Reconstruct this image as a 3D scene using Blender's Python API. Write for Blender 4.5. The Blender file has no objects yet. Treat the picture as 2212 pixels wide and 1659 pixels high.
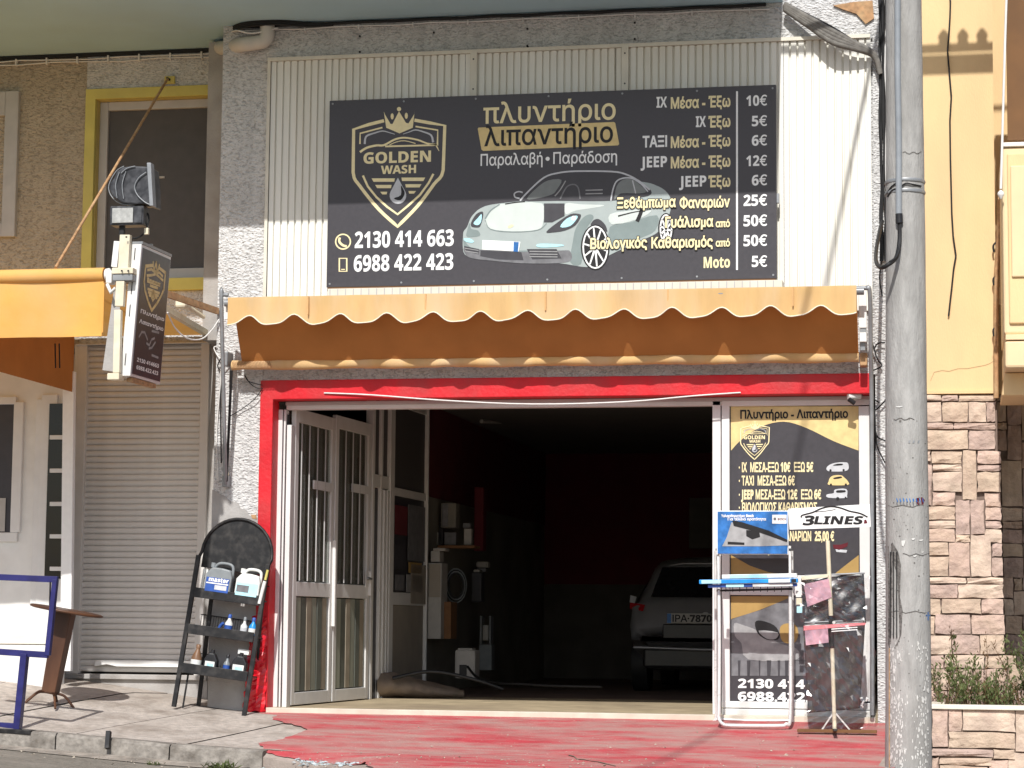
import bpy, math, random
from mathutils import Vector, Matrix
from mathutils.geometry import delaunay_2d_cdt
random.seed(7)
scene = bpy.context.scene
COL = scene.collection
R = math.radians

# ------------------------------------------------------------------ camera
CAM_Y, EYE = -19.4, 0.76
F_PX, IW, IH = 4923.0, 2212.0, 1659.0
yaw, pitch, roll = R(10.997), R(5.978), R(0.505)
cam_f = Vector((-math.sin(yaw)*math.cos(pitch), math.cos(yaw)*math.cos(pitch), math.sin(pitch)))
cr = Vector((math.cos(yaw), math.sin(yaw), 0)); cu = cr.cross(cam_f)
cam_r = cr*math.cos(roll)+cu*math.sin(roll)
cam_u = cu*math.cos(roll)-cr*math.sin(roll)
cd = bpy.data.cameras.new('camera'); cam = bpy.data.objects.new('camera', cd); COL.objects.link(cam)
M = Matrix((cam_r, cam_u, -cam_f)).transposed().to_4x4(); M.translation = Vector((0, CAM_Y, EYE))
cam.matrix_world = M
cd.sensor_width = 36; cd.lens = F_PX/IW*36; cd.clip_start = 0.1; cd.clip_end = 600
scene.camera = cam
# ------------------------------------------------------------------ light
SUN = Vector((-0.026, 1.0, -0.95)).normalized()
world = bpy.data.worlds.new('World'); scene.world = world; world.use_nodes = True
wn_ = world.node_tree; bg = wn_.nodes['Background']
sky = wn_.nodes.new('ShaderNodeTexSky'); sky.sky_type = 'NISHITA'; sky.sun_disc = False
sky.sun_elevation = math.asin(-SUN.z); sky.sun_rotation = R(180-1.5); sky.air_density = 1.0; sky.dust_density = 1.5
wn_.links.new(sky.outputs[0], bg.inputs[0]); bg.inputs[1].default_value = 0.115
sl = bpy.data.lights.new('sun', 'SUN'); sl.energy = 4.2; sl.angle = R(0.53); sl.color = (1.0, 0.975, 0.935)
so = bpy.data.objects.new('sun', sl); COL.objects.link(so); so.location = (0, -30, 30)
so.rotation_euler = SUN.to_track_quat('-Z', 'Y').to_euler()
scene.view_settings.view_transform = 'Standard'; scene.view_settings.look = 'None'
scene.view_settings.exposure = 0.12; scene.view_settings.gamma = 1.0; scene.view_settings.use_curve_mapping = False

# ------------------------------------------------------------------ measuring helpers
def P(x, y, Y):
    """a point of the photograph carried to the vertical plane at depth Y"""
    d = cam_f + cam_r*((x-IW/2)/F_PX) - cam_u*((y-IH/2)/F_PX)
    t = (Y-CAM_Y)/d.y
    return Vector((d.x*t, Y, EYE+d.z*t))
def lerp(a, b, t): return a+(b-a)*t
def interp(x, tab):
    if x <= tab[0][0]: return tab[0][1]
    for (a, u), (b, v) in zip(tab, tab[1:]):
        if x <= b: return lerp(u, v, (x-a)/(b-a))
    return tab[-1][1]
ZB = [(-14, .75), (-9.5, .42), (-8.08, .215), (-6.1, -.035), (-.45, -.035), (-.43, -.62), (12, -.66)]
ZK = [(-14, .15), (-9.5, -.03), (-7.42, -.17), (-5.25, -.30), (-3, -.34), (-.45, -.36), (-.43, -.66), (12, -.8)]
def G(X, Y):
    b = interp(X, ZB); k = interp(X, ZK)
    t = (0.1-Y)/2.6
    return lerp(b, k, max(0, min(1.0, t)))
def PG(x, y):
    lo, hi = -9.0, .8
    for _ in range(40):
        m = (lo+hi)/2; p = P(x, y, m)
        if p.z > G(p.x, m): lo = m
        else: hi = m
    p = P(x, y, hi); p.z = G(p.x, p.y); return p

# ------------------------------------------------------------------ objects
def root_of(o):
    while o.parent: o = o.parent
    return o
def tag(o, label=None, cat=None, group=None, kind=None):
    if label: o['label'] = label
    if cat: o['category'] = cat
    if group: o['group'] = group
    if kind: o['kind'] = kind
    return o
def thing(name, label, cat, loc=(0, 0, 0), group=None, rot=None):
    o = bpy.data.objects.new(name, None); COL.objects.link(o); o.location = loc
    o.empty_display_size = .1
    if rot is not None:
        o.rotation_euler = rot; o['local'] = 1
    tag(o, label, cat, group); return o
class MB:
    def __init__(s): s.v = []; s.f = []; s.sm = []
    def add(s, V, F, smooth=False):
        k = len(s.v); s.v += [Vector(p) for p in V]; s.f += [tuple(k+i for i in f) for f in F]; s.sm += [smooth]*len(F)
        return s
    def box(s, x0, x1, y0, y1, z0, z1):
        return s.add([(x0,y0,z0),(x1,y0,z0),(x1,y1,z0),(x0,y1,z0),(x0,y0,z1),(x1,y0,z1),(x1,y1,z1),(x0,y1,z1)],
              [(0,3,2,1),(4,5,6,7),(0,1,5,4),(1,2,6,5),(2,3,7,6),(3,0,4,7)])
    def obox(s, mat, sx, sy, sz):
        V = [mat @ Vector((a*sx/2, b*sy/2, c*sz/2)) for c in (-1,1) for a, b in ((-1,-1),(1,-1),(1,1),(-1,1))]
        return s.add(V, [(0,3,2,1),(4,5,6,7),(0,1,5,4),(1,2,6,5),(2,3,7,6),(3,0,4,7)])
    def bar(s, a, b, w, h):
        """a square bar from a to b"""
        a = Vector(a); b = Vector(b); d = (b-a); L = d.length; d.normalize()
        up = Vector((0,0,1)) if abs(d.z) < .9 else Vector((0,1,0))
        x = d.cross(up).normalized(); z = x.cross(d)
        m = Matrix((x, d, z)).transposed().to_4x4(); m.translation = (a+b)/2
        return s.obox(m, w, L, h)
    def quad(s, a, b, c, d): return s.add([a,b,c,d], [(0,1,2,3)])
    def prism(s, pts, y0, y1):
        """outline in x,z pulled from y0 to y1"""
        n = len(pts); V = [(x, y0, z) for x, z in pts]+[(x, y1, z) for x, z in pts]
        F = [tuple(range(n)), tuple(range(2*n-1, n-1, -1))]+[(i, i+n, (i+1)%n+n, (i+1)%n) for i in range(n)]
        return s.add(V, F)
    def tube(s, pts, r, n=8, r2=None, cap=True):
        pts = [Vector(p) for p in pts]; m = len(pts); V = []; F = []
        t0 = (pts[1]-pts[0]).normalized()
        up = Vector((0,0,1)) if abs(t0.z) < .9 else Vector((1,0,0))
        x = t0.cross(up).normalized()
        for i, p in enumerate(pts):
            t = (pts[min(i+1, m-1)]-pts[max(i-1, 0)]).normalized()
            x = (x-t*x.dot(t)).normalized(); y = t.cross(x)
            rr = r if r2 is None else lerp(r, r2, i/(m-1))
            V += [p+(x*math.cos(2*math.pi*j/n)+y*math.sin(2*math.pi*j/n))*rr for j in range(n)]
        for i in range(m-1):
            for j in range(n): F.append((i*n+j, i*n+(j+1)%n, (i+1)*n+(j+1)%n, (i+1)*n+j))
        s.add(V, F, True)
        if cap:
            s.add(V[:n], [tuple(range(n-1,-1,-1))]); s.add(V[-n:], [tuple(range(n))])
        return s
    def lathe(s, c, prof, n=16, axis='z'):
        c = Vector(c); V = []; F = []; m = len(prof)
        for r, h in prof:
            for j in range(n):
                a = 2*math.pi*j/n; u = r*math.cos(a); w = r*math.sin(a)
                V.append(c+(Vector((u,w,h)) if axis == 'z' else Vector((u,h,w)) if axis == 'y' else Vector((h,u,w))))
        for i in range(m-1):
            for j in range(n): F.append((i*n+j, i*n+(j+1)%n, (i+1)*n+(j+1)%n, (i+1)*n+j))
        s.add(V, F, True); s.add(V[:n], [tuple(range(n))]); s.add(V[-n:], [tuple(range(n))])
        return s
    def flat(s, pts3):
        """one face through 3-D points"""
        return s.add(pts3, [tuple(range(len(pts3)))])
    def build(s, name, m, parent=None, bevel=0, local=False, label=None):
        me = bpy.data.meshes.new(name)
        off = Vector((0,0,0))
        if parent is not None:
            rt = root_of(parent)
            if not rt.get('local'): off = rt.location
        elif not local:
            xs = [p.x for p in s.v]; ys = [p.y for p in s.v]; zs = [p.z for p in s.v]
            off = Vector(((min(xs)+max(xs))/2, (min(ys)+max(ys))/2, min(zs)))
        me.from_pydata([p-off for p in s.v], [], s.f)
        me.polygons.foreach_set('use_smooth', s.sm); me.update()
        if m: me.materials.append(m)
        o = bpy.data.objects.new(name, me); COL.objects.link(o)
        if parent is not None: o.parent = parent
        else: o.location = off
        if bevel:
            b = o.modifiers.new('bevel', 'BEVEL'); b.width = bevel; b.segments = 2; b.limit_method = 'ANGLE'; b.angle_limit = R(40)
        if label: o['label'] = label
        return o
def box(name, m, parent, x0, x1, y0, y1, z0, z1, bevel=0, label=None):
    return MB().box(min(x0,x1), max(x0,x1), min(y0,y1), max(y0,y1), min(z0,z1), max(z0,z1)).build(name, m, parent, bevel, label=label)
def copy_tree(o, parent=None):
    c = o.copy(); COL.objects.link(c); c.parent = parent
    for ch in list(o.children): copy_tree(ch, c)
    return c
def sag(a, b, s, n=14):
    a = Vector(a); b = Vector(b)
    return [a.lerp(b, i/n)-Vector((0,0,4*s*(i/n)*(1-i/n))) for i in range(n+1)]
def smoothpath(pts, k=4):
    pts = [Vector(p) for p in pts]; out = []
    for i in range(len(pts)-1):
        p0 = pts[max(i-1,0)]; p1 = pts[i]; p2 = pts[i+1]; p3 = pts[min(i+2, len(pts)-1)]
        for j in range(k):
            t = j/k
            out.append(.5*((2*p1)+(p2-p0)*t+(2*p0-5*p1+4*p2-p3)*t*t+(3*p1-p0-3*p2+p3)*t**3))
    return out+[pts[-1]]

# ------------------------------------------------------------------ materials
def mat(name, col, rough=.7, var=.12, vscale=6, bump=0, bscale=40, metal=0, dirt=None, dscale=1.5, damt=.5,
        spec=.35, stretch=(1,1,1), trans=0, coat=0, bdetail=4, bdist=.01):
    m = bpy.data.materials.new(name); m.use_nodes = True; nt = m.node_tree; N = nt.nodes; L = nt.links
    b = N['Principled BSDF']; b.inputs['Roughness'].default_value = rough; b.inputs['Metallic'].default_value = metal
    b.inputs['Specular IOR Level'].default_value = spec
    if coat: b.inputs['Coat Weight'].default_value = coat
    tc = N.new('ShaderNodeTexCoord'); mp = N.new('ShaderNodeMapping'); mp.inputs['Scale'].default_value = stretch
    L.new(tc.outputs['Object'], mp.inputs[0])
    def noise(sc, det=5):
        n = N.new('ShaderNodeTexNoise'); n.inputs['Scale'].default_value = sc; n.inputs['Detail'].default_value = det
        L.new(mp.outputs[0], n.inputs['Vector']); return n
    c = tuple(col)+(1,)
    n1 = noise(vscale)
    ramp = N.new('ShaderNodeMapRange'); ramp.inputs[1].default_value = .3; ramp.inputs[2].default_value = .7
    ramp.inputs[3].default_value = 1-var; ramp.inputs[4].default_value = 1+var
    L.new(n1.outputs[0], ramp.inputs[0])
    mul = N.new('ShaderNodeVectorMath'); mul.operation = 'SCALE'; mul.inputs[0].default_value = col
    L.new(ramp.outputs[0], mul.inputs['Scale'])
    out = mul.outputs[0]
    if dirt:
        n2 = noise(dscale, 8); r2 = N.new('ShaderNodeMapRange'); r2.inputs[1].default_value = .45; r2.inputs[2].default_value = .75
        r2.inputs[4].default_value = damt; L.new(n2.outputs[0], r2.inputs[0])
        mx = N.new('ShaderNodeMix'); mx.data_type = 'RGBA'; L.new(r2.outputs[0], mx.inputs[0]); L.new(out, mx.inputs[6])
        mx.inputs[7].default_value = tuple(dirt)+(1,); out = mx.outputs[2]
    L.new(out, b.inputs['Base Color'])
    rr = N.new('ShaderNodeMapRange'); rr.inputs[3].default_value = max(0, rough-.12); rr.inputs[4].default_value = min(1, rough+.12)
    L.new(n1.outputs[0], rr.inputs[0]); L.new(rr.outputs[0], b.inputs['Roughness'])
    if bump:
        n3 = noise(bscale, bdetail); bp = N.new('ShaderNodeBump'); bp.inputs['Strength'].default_value = bump
        bp.inputs['Distance'].default_value = bdist
        L.new(n3.outputs[0], bp.inputs['Height']); L.new(bp.outputs[0], b.inputs['Normal'])
    if trans:
        tr = N.new('ShaderNodeBsdfTranslucent'); L.new(out, tr.inputs[0]); ms = N.new('ShaderNodeMixShader'); ms.inputs[0].default_value = trans
        L.new(b.outputs[0], ms.inputs[1]); L.new(tr.outputs[0], ms.inputs[2]); L.new(ms.outputs[0], N['Material Output'].inputs[0])
    return m
def stucco(name, col, dirt=(.22,.19,.16), damt=.25, rough_amp=1.0, holes=True):
    """thrown plaster: worm-like relief from distorted noise plus small pits"""
    m = mat(name, col, .9, .07, 3, dirt=dirt, dscale=.8, damt=damt, spec=.15)
    nt = m.node_tree; N = nt.nodes; L = nt.links; b = N['Principled BSDF']
    tc = [n for n in N if n.type == 'TEX_COORD'][0]
    a = N.new('ShaderNodeTexNoise'); a.inputs['Scale'].default_value = 30; a.inputs['Detail'].default_value = 3; a.inputs['Distortion'].default_value = 1.2
    v = N.new('ShaderNodeTexVoronoi'); v.inputs['Scale'].default_value = 46
    mp = N.new('ShaderNodeMapping'); mp.inputs['Scale'].default_value = (.75, 1, 1.25)
    L.new(tc.outputs['Object'], mp.inputs[0]); L.new(mp.outputs[0], a.inputs['Vector']); L.new(mp.outputs[0], v.inputs['Vector'])
    add = N.new('ShaderNodeMath'); add.operation = 'MULTIPLY_ADD'; add.inputs[1].default_value = .5
    L.new(v.outputs['Distance'], add.inputs[0]); L.new(a.outputs[0], add.inputs[2])
    bp = N.new('ShaderNodeBump'); bp.inputs['Strength'].default_value = 1.0*rough_amp; bp.inputs['Distance'].default_value = .020
    L.new(add.outputs[0], bp.inputs['Height']); L.new(bp.outputs[0], b.inputs['Normal'])
    # relief shading painted into the colour: pits of the plaster darker
    src = b.inputs['Base Color'].links[0].from_socket
    r = N.new('ShaderNodeMapRange'); r.inputs[1].default_value = .36; r.inputs[2].default_value = .50
    r.inputs[3].default_value = .55; r.inputs[4].default_value = 0
    L.new(a.outputs[0], r.inputs[0])
    mx = N.new('ShaderNodeMix'); mx.data_type = 'RGBA'; L.new(r.outputs[0], mx.inputs[0]); L.new(src, mx.inputs[6])
    mx.inputs[7].default_value = tuple(c*.38 for c in col)+(1,)
    # rain streaks and greying, long in height
    ms = N.new('ShaderNodeMapping'); ms.inputs['Scale'].default_value = (5, 5, .35); L.new(tc.outputs['Object'], ms.inputs[0])
    sn = N.new('ShaderNodeTexNoise'); sn.inputs['Scale'].default_value = 1.3; sn.inputs['Detail'].default_value = 6; L.new(ms.outputs[0], sn.inputs['Vector'])
    sr = N.new('ShaderNodeMapRange'); sr.inputs[1].default_value = .50; sr.inputs[2].default_value = .72; sr.inputs[4].default_value = .38; L.new(sn.outputs[0], sr.inputs[0])
    m3 = N.new('ShaderNodeMix'); m3.data_type = 'RGBA'; L.new(sr.outputs[0], m3.inputs[0]); L.new(mx.outputs[2], m3.inputs[6]); m3.inputs[7].default_value = tuple(c*.55 for c in col)+(1,)
    L.new(m3.outputs[2], b.inputs['Base Color'])
    return m
m_stucco = stucco('white_stucco', (.66,.655,.645))
m_stucco_b = stucco('tan_stucco', (.48,.415,.325))
m_smooth = mat('grey_render', (.40,.385,.37), .9, .15, 5, bump=.4, bscale=60, dirt=(.24,.2,.16), damt=.5)
m_soffit = mat('soffit_paint', (.40,.60,.70), .85, .05, 1.2, bump=.2, bscale=90, dirt=(.38,.54,.58), damt=.5)
m_corr = mat('cream_sheet', (.80,.785,.72), .5, .05, 3, dirt=(.66,.59,.44), dscale=1.2, damt=.35, stretch=(2.5,1,.4))
m_corr_trim = mat('cream_trim', (.70,.66,.56), .5, .08, 6)
m_white = mat('white_paint', (.78,.77,.74), .4, .05, 8, dirt=(.5,.46,.4), damt=.25)
m_alu = mat('white_aluminium', (.74,.73,.71), .35, .04, 8, dirt=(.5,.46,.42), damt=.2)
m_black = mat('black_paint', (.010,.010,.011), .5, .3, 20, dirt=(.12,.11,.10), dscale=14, damt=.35)
m_rubber = mat('black_cable', (.015,.015,.016), .6, .2, 20)
m_dark = mat('dark_screen', (.085,.080,.080), .6, .12, 8)
m_yellow = mat('yellow_paint', (.60,.53,.15), .7, .08, 5, bump=.2, bscale=50, dirt=(.42,.36,.16), damt=.4)
m_yellow_d = mat('yellow_reveal', (.52,.42,.15), .7, .1, 5)
m_ygrey = mat('grey_frame', (.46,.45,.44), .5, .06, 8)
m_red = mat('red_paint', (.62,.014,.024), .55, .12, 4, bump=.5, bscale=30, dirt=(.40,.05,.05), dscale=3, damt=.75)
m_redwrap = mat('red_plastic', (.60,.01,.02), .25, .15, 12, coat=.5)
m_sign = mat('sign_film', (.045,.041,.048), .42, .08, 30, spec=.5)
m_gold = mat('gold_print', (.74,.57,.26), .5, .12, 14)
m_gold2 = mat('pale_gold_print', (.88,.76,.44), .5, .06, 20)
m_whitep = mat('white_print', (.90,.90,.88), .5, .03, 20)
m_blackp = mat('black_print', (.012,.011,.012), .5, .1, 20)
m_silver = mat('silver_print', (.55,.56,.58), .5, .1, 20)
m_carbody = mat('pale_green_print', (.38,.43,.42), .45, .04, 9)
m_carshade = mat('grey_green_print', (.22,.27,.265), .45, .06, 9)
m_carlight = mat('pale_highlight_print', (.60,.65,.62), .45, .04, 9)
m_carglass = mat('dark_glass_print', (.055,.053,.06), .45, .1, 12)
m_carglass2 = mat('grey_glass_print', (.20,.215,.21), .45, .1, 12)
m_bluep = mat('blue_print', (.03,.16,.45), .45, .3, 18)
m_bluelight = mat('cyan_print', (.45,.78,.85), .45, .1, 18)
m_greyp = mat('grey_print', (.17,.17,.18), .5, .25, 14)
m_lgreyp = mat('light_grey_print', (.34,.34,.34), .5, .2, 14)
m_ochre = mat('ochre_print', (.42,.27,.09), .5, .08, 9)
m_awn = mat('orange_awning_cloth', (.74,.49,.225), .8, .12, 2.5, bump=.25, bscale=20, dirt=(.76,.58,.38), damt=.9, trans=.22, stretch=(2,1,.5), spec=.1)
m_awn_shade = mat('shaded_brown_cloth', (.46,.195,.06), .85, .10, 2.5, bump=.2, bscale=25, trans=.12, spec=.1)  # same awning cloth out of the sun, its shade put into the brown
m_awn2 = mat('bright_orange_cloth', (.82,.45,.12), .75, .10, 2, bump=.25, bscale=16, dirt=(.80,.52,.25), dscale=1.5, damt=.7, trans=.2, spec=.15)
m_hem = mat('pale_piping', (.80,.72,.58), .7, .05, 20)
m_shutter = mat('beige_shutter', (.72,.695,.665), .55, .05, 8, dirt=(.56,.52,.48), damt=.5, dscale=1.2)
m_cream = mat('cream_metal', (.72,.66,.50), .5, .1, 10, dirt=(.5,.36,.2), damt=.4, dscale=6)
m_rust = mat('rusty_steel', (.42,.24,.12), .8, .3, 25, dirt=(.55,.40,.22), damt=.6, dscale=9)
m_greymetal = mat('grey_metal', (.28,.29,.30), .45, .15, 10, metal=.3)
m_chrome = mat('bright_tube', (.72,.71,.69), .3, .1, 18, metal=.2)
m_conc = mat('pole_concrete', (.37,.362,.345), .9, .16, 14, bump=.7, bscale=70, dirt=(.22,.21,.195), dscale=2.6, damt=.65, stretch=(1.6,1.6,.35), spec=.15)
m_flake = mat('limewash_flakes', (.62,.61,.58), .9, .12, 30)
m_pipe = mat('pvc_pipe', (.62,.60,.55), .5, .1, 6, dirt=(.4,.35,.28), damt=.4)
m_wcable = mat('white_cable', (.72,.71,.69), .5, .08, 20)
m_blue = mat('navy_paint', (.02,.02,.12), .4, .25, 12, coat=.2)
m_wood = mat('brown_table_finish', (.075,.032,.018), .45, .3, 6, stretch=(1,1,.25), dirt=(.17,.075,.03), damt=.6, dscale=3)
m_plaster = mat('peach_plaster', (.78,.57,.305), .85, .05, 3, bump=.2, bscale=60, dirt=(.64,.46,.27), dscale=.9, damt=.6, stretch=(1.5,1,.5))
m_peach = mat('peach_moulding', (.78,.60,.36), .7, .04, 5)
m_mortar = mat('dark_joint', (.19,.14,.115), .95, .2, 30)
m_coping = mat('pale_coping', (.78,.73,.62), .7, .08, 8)
m_brownfab = mat('brown_blind', (.17,.085,.035), .8, .15, 4)
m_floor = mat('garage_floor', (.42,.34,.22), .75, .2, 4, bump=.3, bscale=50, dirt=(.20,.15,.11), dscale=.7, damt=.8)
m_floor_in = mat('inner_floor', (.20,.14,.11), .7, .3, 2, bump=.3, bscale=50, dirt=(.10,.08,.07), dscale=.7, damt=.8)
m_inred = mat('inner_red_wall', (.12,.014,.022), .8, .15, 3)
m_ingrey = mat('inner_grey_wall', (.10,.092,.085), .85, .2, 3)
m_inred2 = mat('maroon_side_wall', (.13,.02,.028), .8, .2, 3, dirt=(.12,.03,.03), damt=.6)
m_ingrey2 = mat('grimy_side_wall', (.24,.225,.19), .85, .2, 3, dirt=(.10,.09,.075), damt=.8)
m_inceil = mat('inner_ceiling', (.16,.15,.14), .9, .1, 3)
m_carpaint = mat('silver_car_paint', (.27,.27,.28), .35, .05, 8, metal=.4, coat=.5)
m_carblack = mat('car_dark_glass', (.01,.01,.012), .12, .1, 8)
m_taill = mat('red_lamp', (.35,.01,.015), .2, .2, 8)
m_card = mat('brown_cardboard', (.22,.11,.05), .8, .15, 12)
m_paper = mat('pale_paper', (.45,.43,.40), .8, .08, 12)
m_bag = mat('tan_tarp', (.24,.19,.15), .8, .2, 10, bump=.6, bscale=14)
m_ply = mat('cream_panel', (.34,.30,.25), .7, .1, 4)
m_jug = mat('grey_plastic', (.22,.24,.25), .4, .1, 14)
m_jugw = mat('white_plastic', (.72,.73,.70), .4, .1, 14)
m_blue2 = mat('blue_plastic', (.03,.09,.35), .4, .2, 14)
m_sky2 = mat('bright_blue_plastic', (.02,.28,.70), .35, .2, 9)
m_amber = mat('brown_bottle', (.20,.11,.06), .4, .2, 14)
m_blackpl = mat('black_plastic', (.02,.02,.022), .35, .3, 14)
m_floorlamp = mat('lamp_housing', (.035,.036,.040), .35, .3, 30, dirt=(.16,.16,.17), dscale=14, damt=.5)
m_stem = mat('dry_stem', (.16,.10,.05), .9, .3, 20)
m_leaf = mat('green_leaf', (.13,.16,.06), .6, .45, 8, trans=.25)
m_leafdry = mat('dry_leaf', (.17,.10,.05), .8, .4, 8, trans=.2)
m_soil = mat('soil', (.07,.05,.035), .95, .3, 20, bump=.6, bscale=40)
def glass(name, tint=(.90,.93,.91), dark=.04):
    m = bpy.data.materials.new(name); m.use_nodes = True; N = m.node_tree.nodes; L = m.node_tree.links
    N.remove(N['Principled BSDF'])
    g = N.new('ShaderNodeBsdfGlossy'); g.inputs['Roughness'].default_value = .03
    t = N.new('ShaderNodeBsdfTransparent'); t.inputs[0].default_value = tuple(c*(1-dark) for c in tint)+(1,)
    lw = N.new('ShaderNodeLayerWeight'); lw.inputs[0].default_value = .5; pw = N.new('ShaderNodeMath'); pw.operation = 'POWER'; pw.inputs[1].default_value = 4
    L.new(lw.outputs['Facing'], pw.inputs[0]); fr = N.new('ShaderNodeMath'); fr.operation = 'MULTIPLY_ADD'; fr.inputs[1].default_value = .45; fr.inputs[2].default_value = .03; L.new(pw.outputs[0], fr.inputs[0])
    nz = N.new('ShaderNodeTexNoise'); nz.inputs['Scale'].default_value = 3
    bp = N.new('ShaderNodeBump'); bp.inputs['Strength'].default_value = .03; L.new(nz.outputs[0], bp.inputs['Height']); L.new(bp.outputs[0], g.inputs['Normal'])
    mx = N.new('ShaderNodeMixShader'); L.new(fr.outputs[0], mx.inputs[0]); L.new(t.outputs[0], mx.inputs[1]); L.new(g.outputs[0], mx.inputs[2])
    L.new(mx.outputs[0], N['Material Output'].inputs[0]); return m
m_glass = glass('window_glass')
m_film = glass('clear_plastic', (.98,.98,.98), .0)
for n_ in m_film.node_tree.nodes:
    if n_.type == 'BSDF_GLOSSY': n_.inputs['Roughness'].default_value = .16
    if n_.type == 'MATH' and n_.operation == 'MULTIPLY_ADD': n_.inputs[2].default_value = .10
def paint_worn():
    m = mat('worn_red_paint', (.47,.055,.068), .8, .12, 5, bump=.5, bscale=60)
    N = m.node_tree.nodes; L = m.node_tree.links; b = N['Principled BSDF']; src = b.inputs['Base Color'].links[0].from_socket
    tc = [n for n in N if n.type == 'TEX_COORD'][0]; mp = N.new('ShaderNodeMapping'); mp.inputs['Scale'].default_value = (.55,1.9,1)
    L.new(tc.outputs['Object'], mp.inputs[0])
    n = N.new('ShaderNodeTexNoise'); n.inputs['Scale'].default_value = 2.2; n.inputs['Detail'].default_value = 12; n.inputs['Roughness'].default_value = .72
    L.new(mp.outputs[0], n.inputs['Vector'])
    r = N.new('ShaderNodeMapRange'); r.inputs[1].default_value = .38; r.inputs[2].default_value = .60; r.inputs[4].default_value = .78
    L.new(n.outputs[0], r.inputs[0])
    mx = N.new('ShaderNodeMix'); mx.data_type = 'RGBA'; L.new(r.outputs[0], mx.inputs[0]); L.new(src, mx.inputs[6]); mx.inputs[7].default_value = (.40,.29,.255,1)
    # white specks of paint and grit
    v = N.new('ShaderNodeTexNoise'); v.inputs['Scale'].default_value = 38; v.inputs['Detail'].default_value = 3; L.new(tc.outputs['Object'], v.inputs['Vector'])
    r2 = N.new('ShaderNodeMapRange'); r2.inputs[1].default_value = .70; r2.inputs[2].default_value = .74; L.new(v.outputs[0], r2.inputs[0])
    m2 = N.new('ShaderNodeMix'); m2.data_type = 'RGBA'; L.new(r2.outputs[0], m2.inputs[0]); L.new(mx.outputs[2], m2.inputs[6]); m2.inputs[7].default_value = (.62,.52,.46,1)
    L.new(m2.outputs[2], b.inputs['Base Color']); return m
m_redfloor = paint_worn()
m_slab = mat('paving_concrete', (.45,.40,.355), .85, .2, 16, bump=.9, bscale=50, dirt=(.24,.20,.165), dscale=3.2, damt=.85)
m_bed = mat('paving_bed', (.05,.04,.032), .95, .2, 20)
m_kerb = mat('kerb_stone', (.27,.245,.215), .9, .25, 24, bump=1, bscale=30, dirt=(.10,.085,.07), dscale=8, damt=.9)
m_road = mat('asphalt', (.20,.18,.15), .9, .30, 30, bump=.8, bscale=90, dirt=(.29,.26,.22), dscale=2.5, damt=.7, stretch=(.7,1.5,1))
m_apron = mat('apron_concrete', (.36,.30,.26), .9, .2, 8, bump=.5, bscale=50)
m_gutter = mat('dusty_gutter', (.30,.265,.225), .95, .3, 14, bump=.6, bscale=60, dirt=(.16,.14,.12), dscale=4, damt=.8)
m_earth = mat('earth', (.2,.17,.13), .95, .2, 2)
def text_loops(s):
    c=bpy.data.curves.new('t','FONT');c.body=s;c.resolution_u=3;c.fill_mode='NONE'
    o=bpy.data.objects.new('t',c);bpy.context.scene.collection.objects.link(o)
    bpy.context.view_layer.update()
    m=bpy.data.meshes.new_from_object(o.evaluated_get(bpy.context.evaluated_depsgraph_get()))
    nx={}
    for e in m.edges:
        a,b=e.vertices
        nx.setdefault(a,[]).append(b);nx.setdefault(b,[]).append(a)
    loops=[];seen=set()
    for v in range(len(m.vertices)):
        if v in seen or v not in nx: continue
        # start direction: prefer v+1
        L=[v];seen.add(v);cur=v
        while True:
            cand=[w for w in nx[cur] if w not in seen]
            if not cand: break
            w=min(cand,key=lambda q:abs(q-cur-1)) ; L.append(w);seen.add(w);cur=w
        P=[m.vertices[i].co.to_2d() for i in L]
        if len(P)>2: loops.append(P)
    bpy.data.objects.remove(o);bpy.data.curves.remove(c);bpy.data.meshes.remove(m)
    return loops
def area(P): return sum(P[i-1].x*P[i].y-P[i].x*P[i-1].y for i in range(len(P)))/2
def fatten(P,w):
    n=len(P);out=[]
    for i in range(n):
        a,b,c=P[i-1],P[i],P[(i+1)%n]
        d1=(b-a);d2=(c-b)
        if d1.length<1e-6 or d2.length<1e-6: out.append(b);continue
        d1.normalize();d2.normalize()
        n1=Vector((-d1.y,d1.x));n2=Vector((-d2.y,d2.x));k=n1+n2
        l=k.length
        if l<.5: k=n1
        else: k=k/l; k=k/max(.5,k.dot(n1))
        out.append(b+k*w)
    return out
def wn(p,loops):
    w=0
    for P in loops:
        for i in range(len(P)):
            a=P[i-1];b=P[i]
            if (a.y<=p.y)!=(b.y<=p.y):
                t=(p.y-a.y)/(b.y-a.y)
                if a.x+t*(b.x-a.x)>p.x: w+= 1 if b.y>a.y else -1
    return w
SANS = True
def bold_sans(s):
    o = ''
    for c in s:
        if c.isdigit(): o += chr(0x1D7EC+int(c))
        elif 'A' <= c <= 'Z': o += chr(0x1D5D4+ord(c)-65)
        elif 'a' <= c <= 'z': o += chr(0x1D5EE+ord(c)-97)
        else: o += c
    return o
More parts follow.
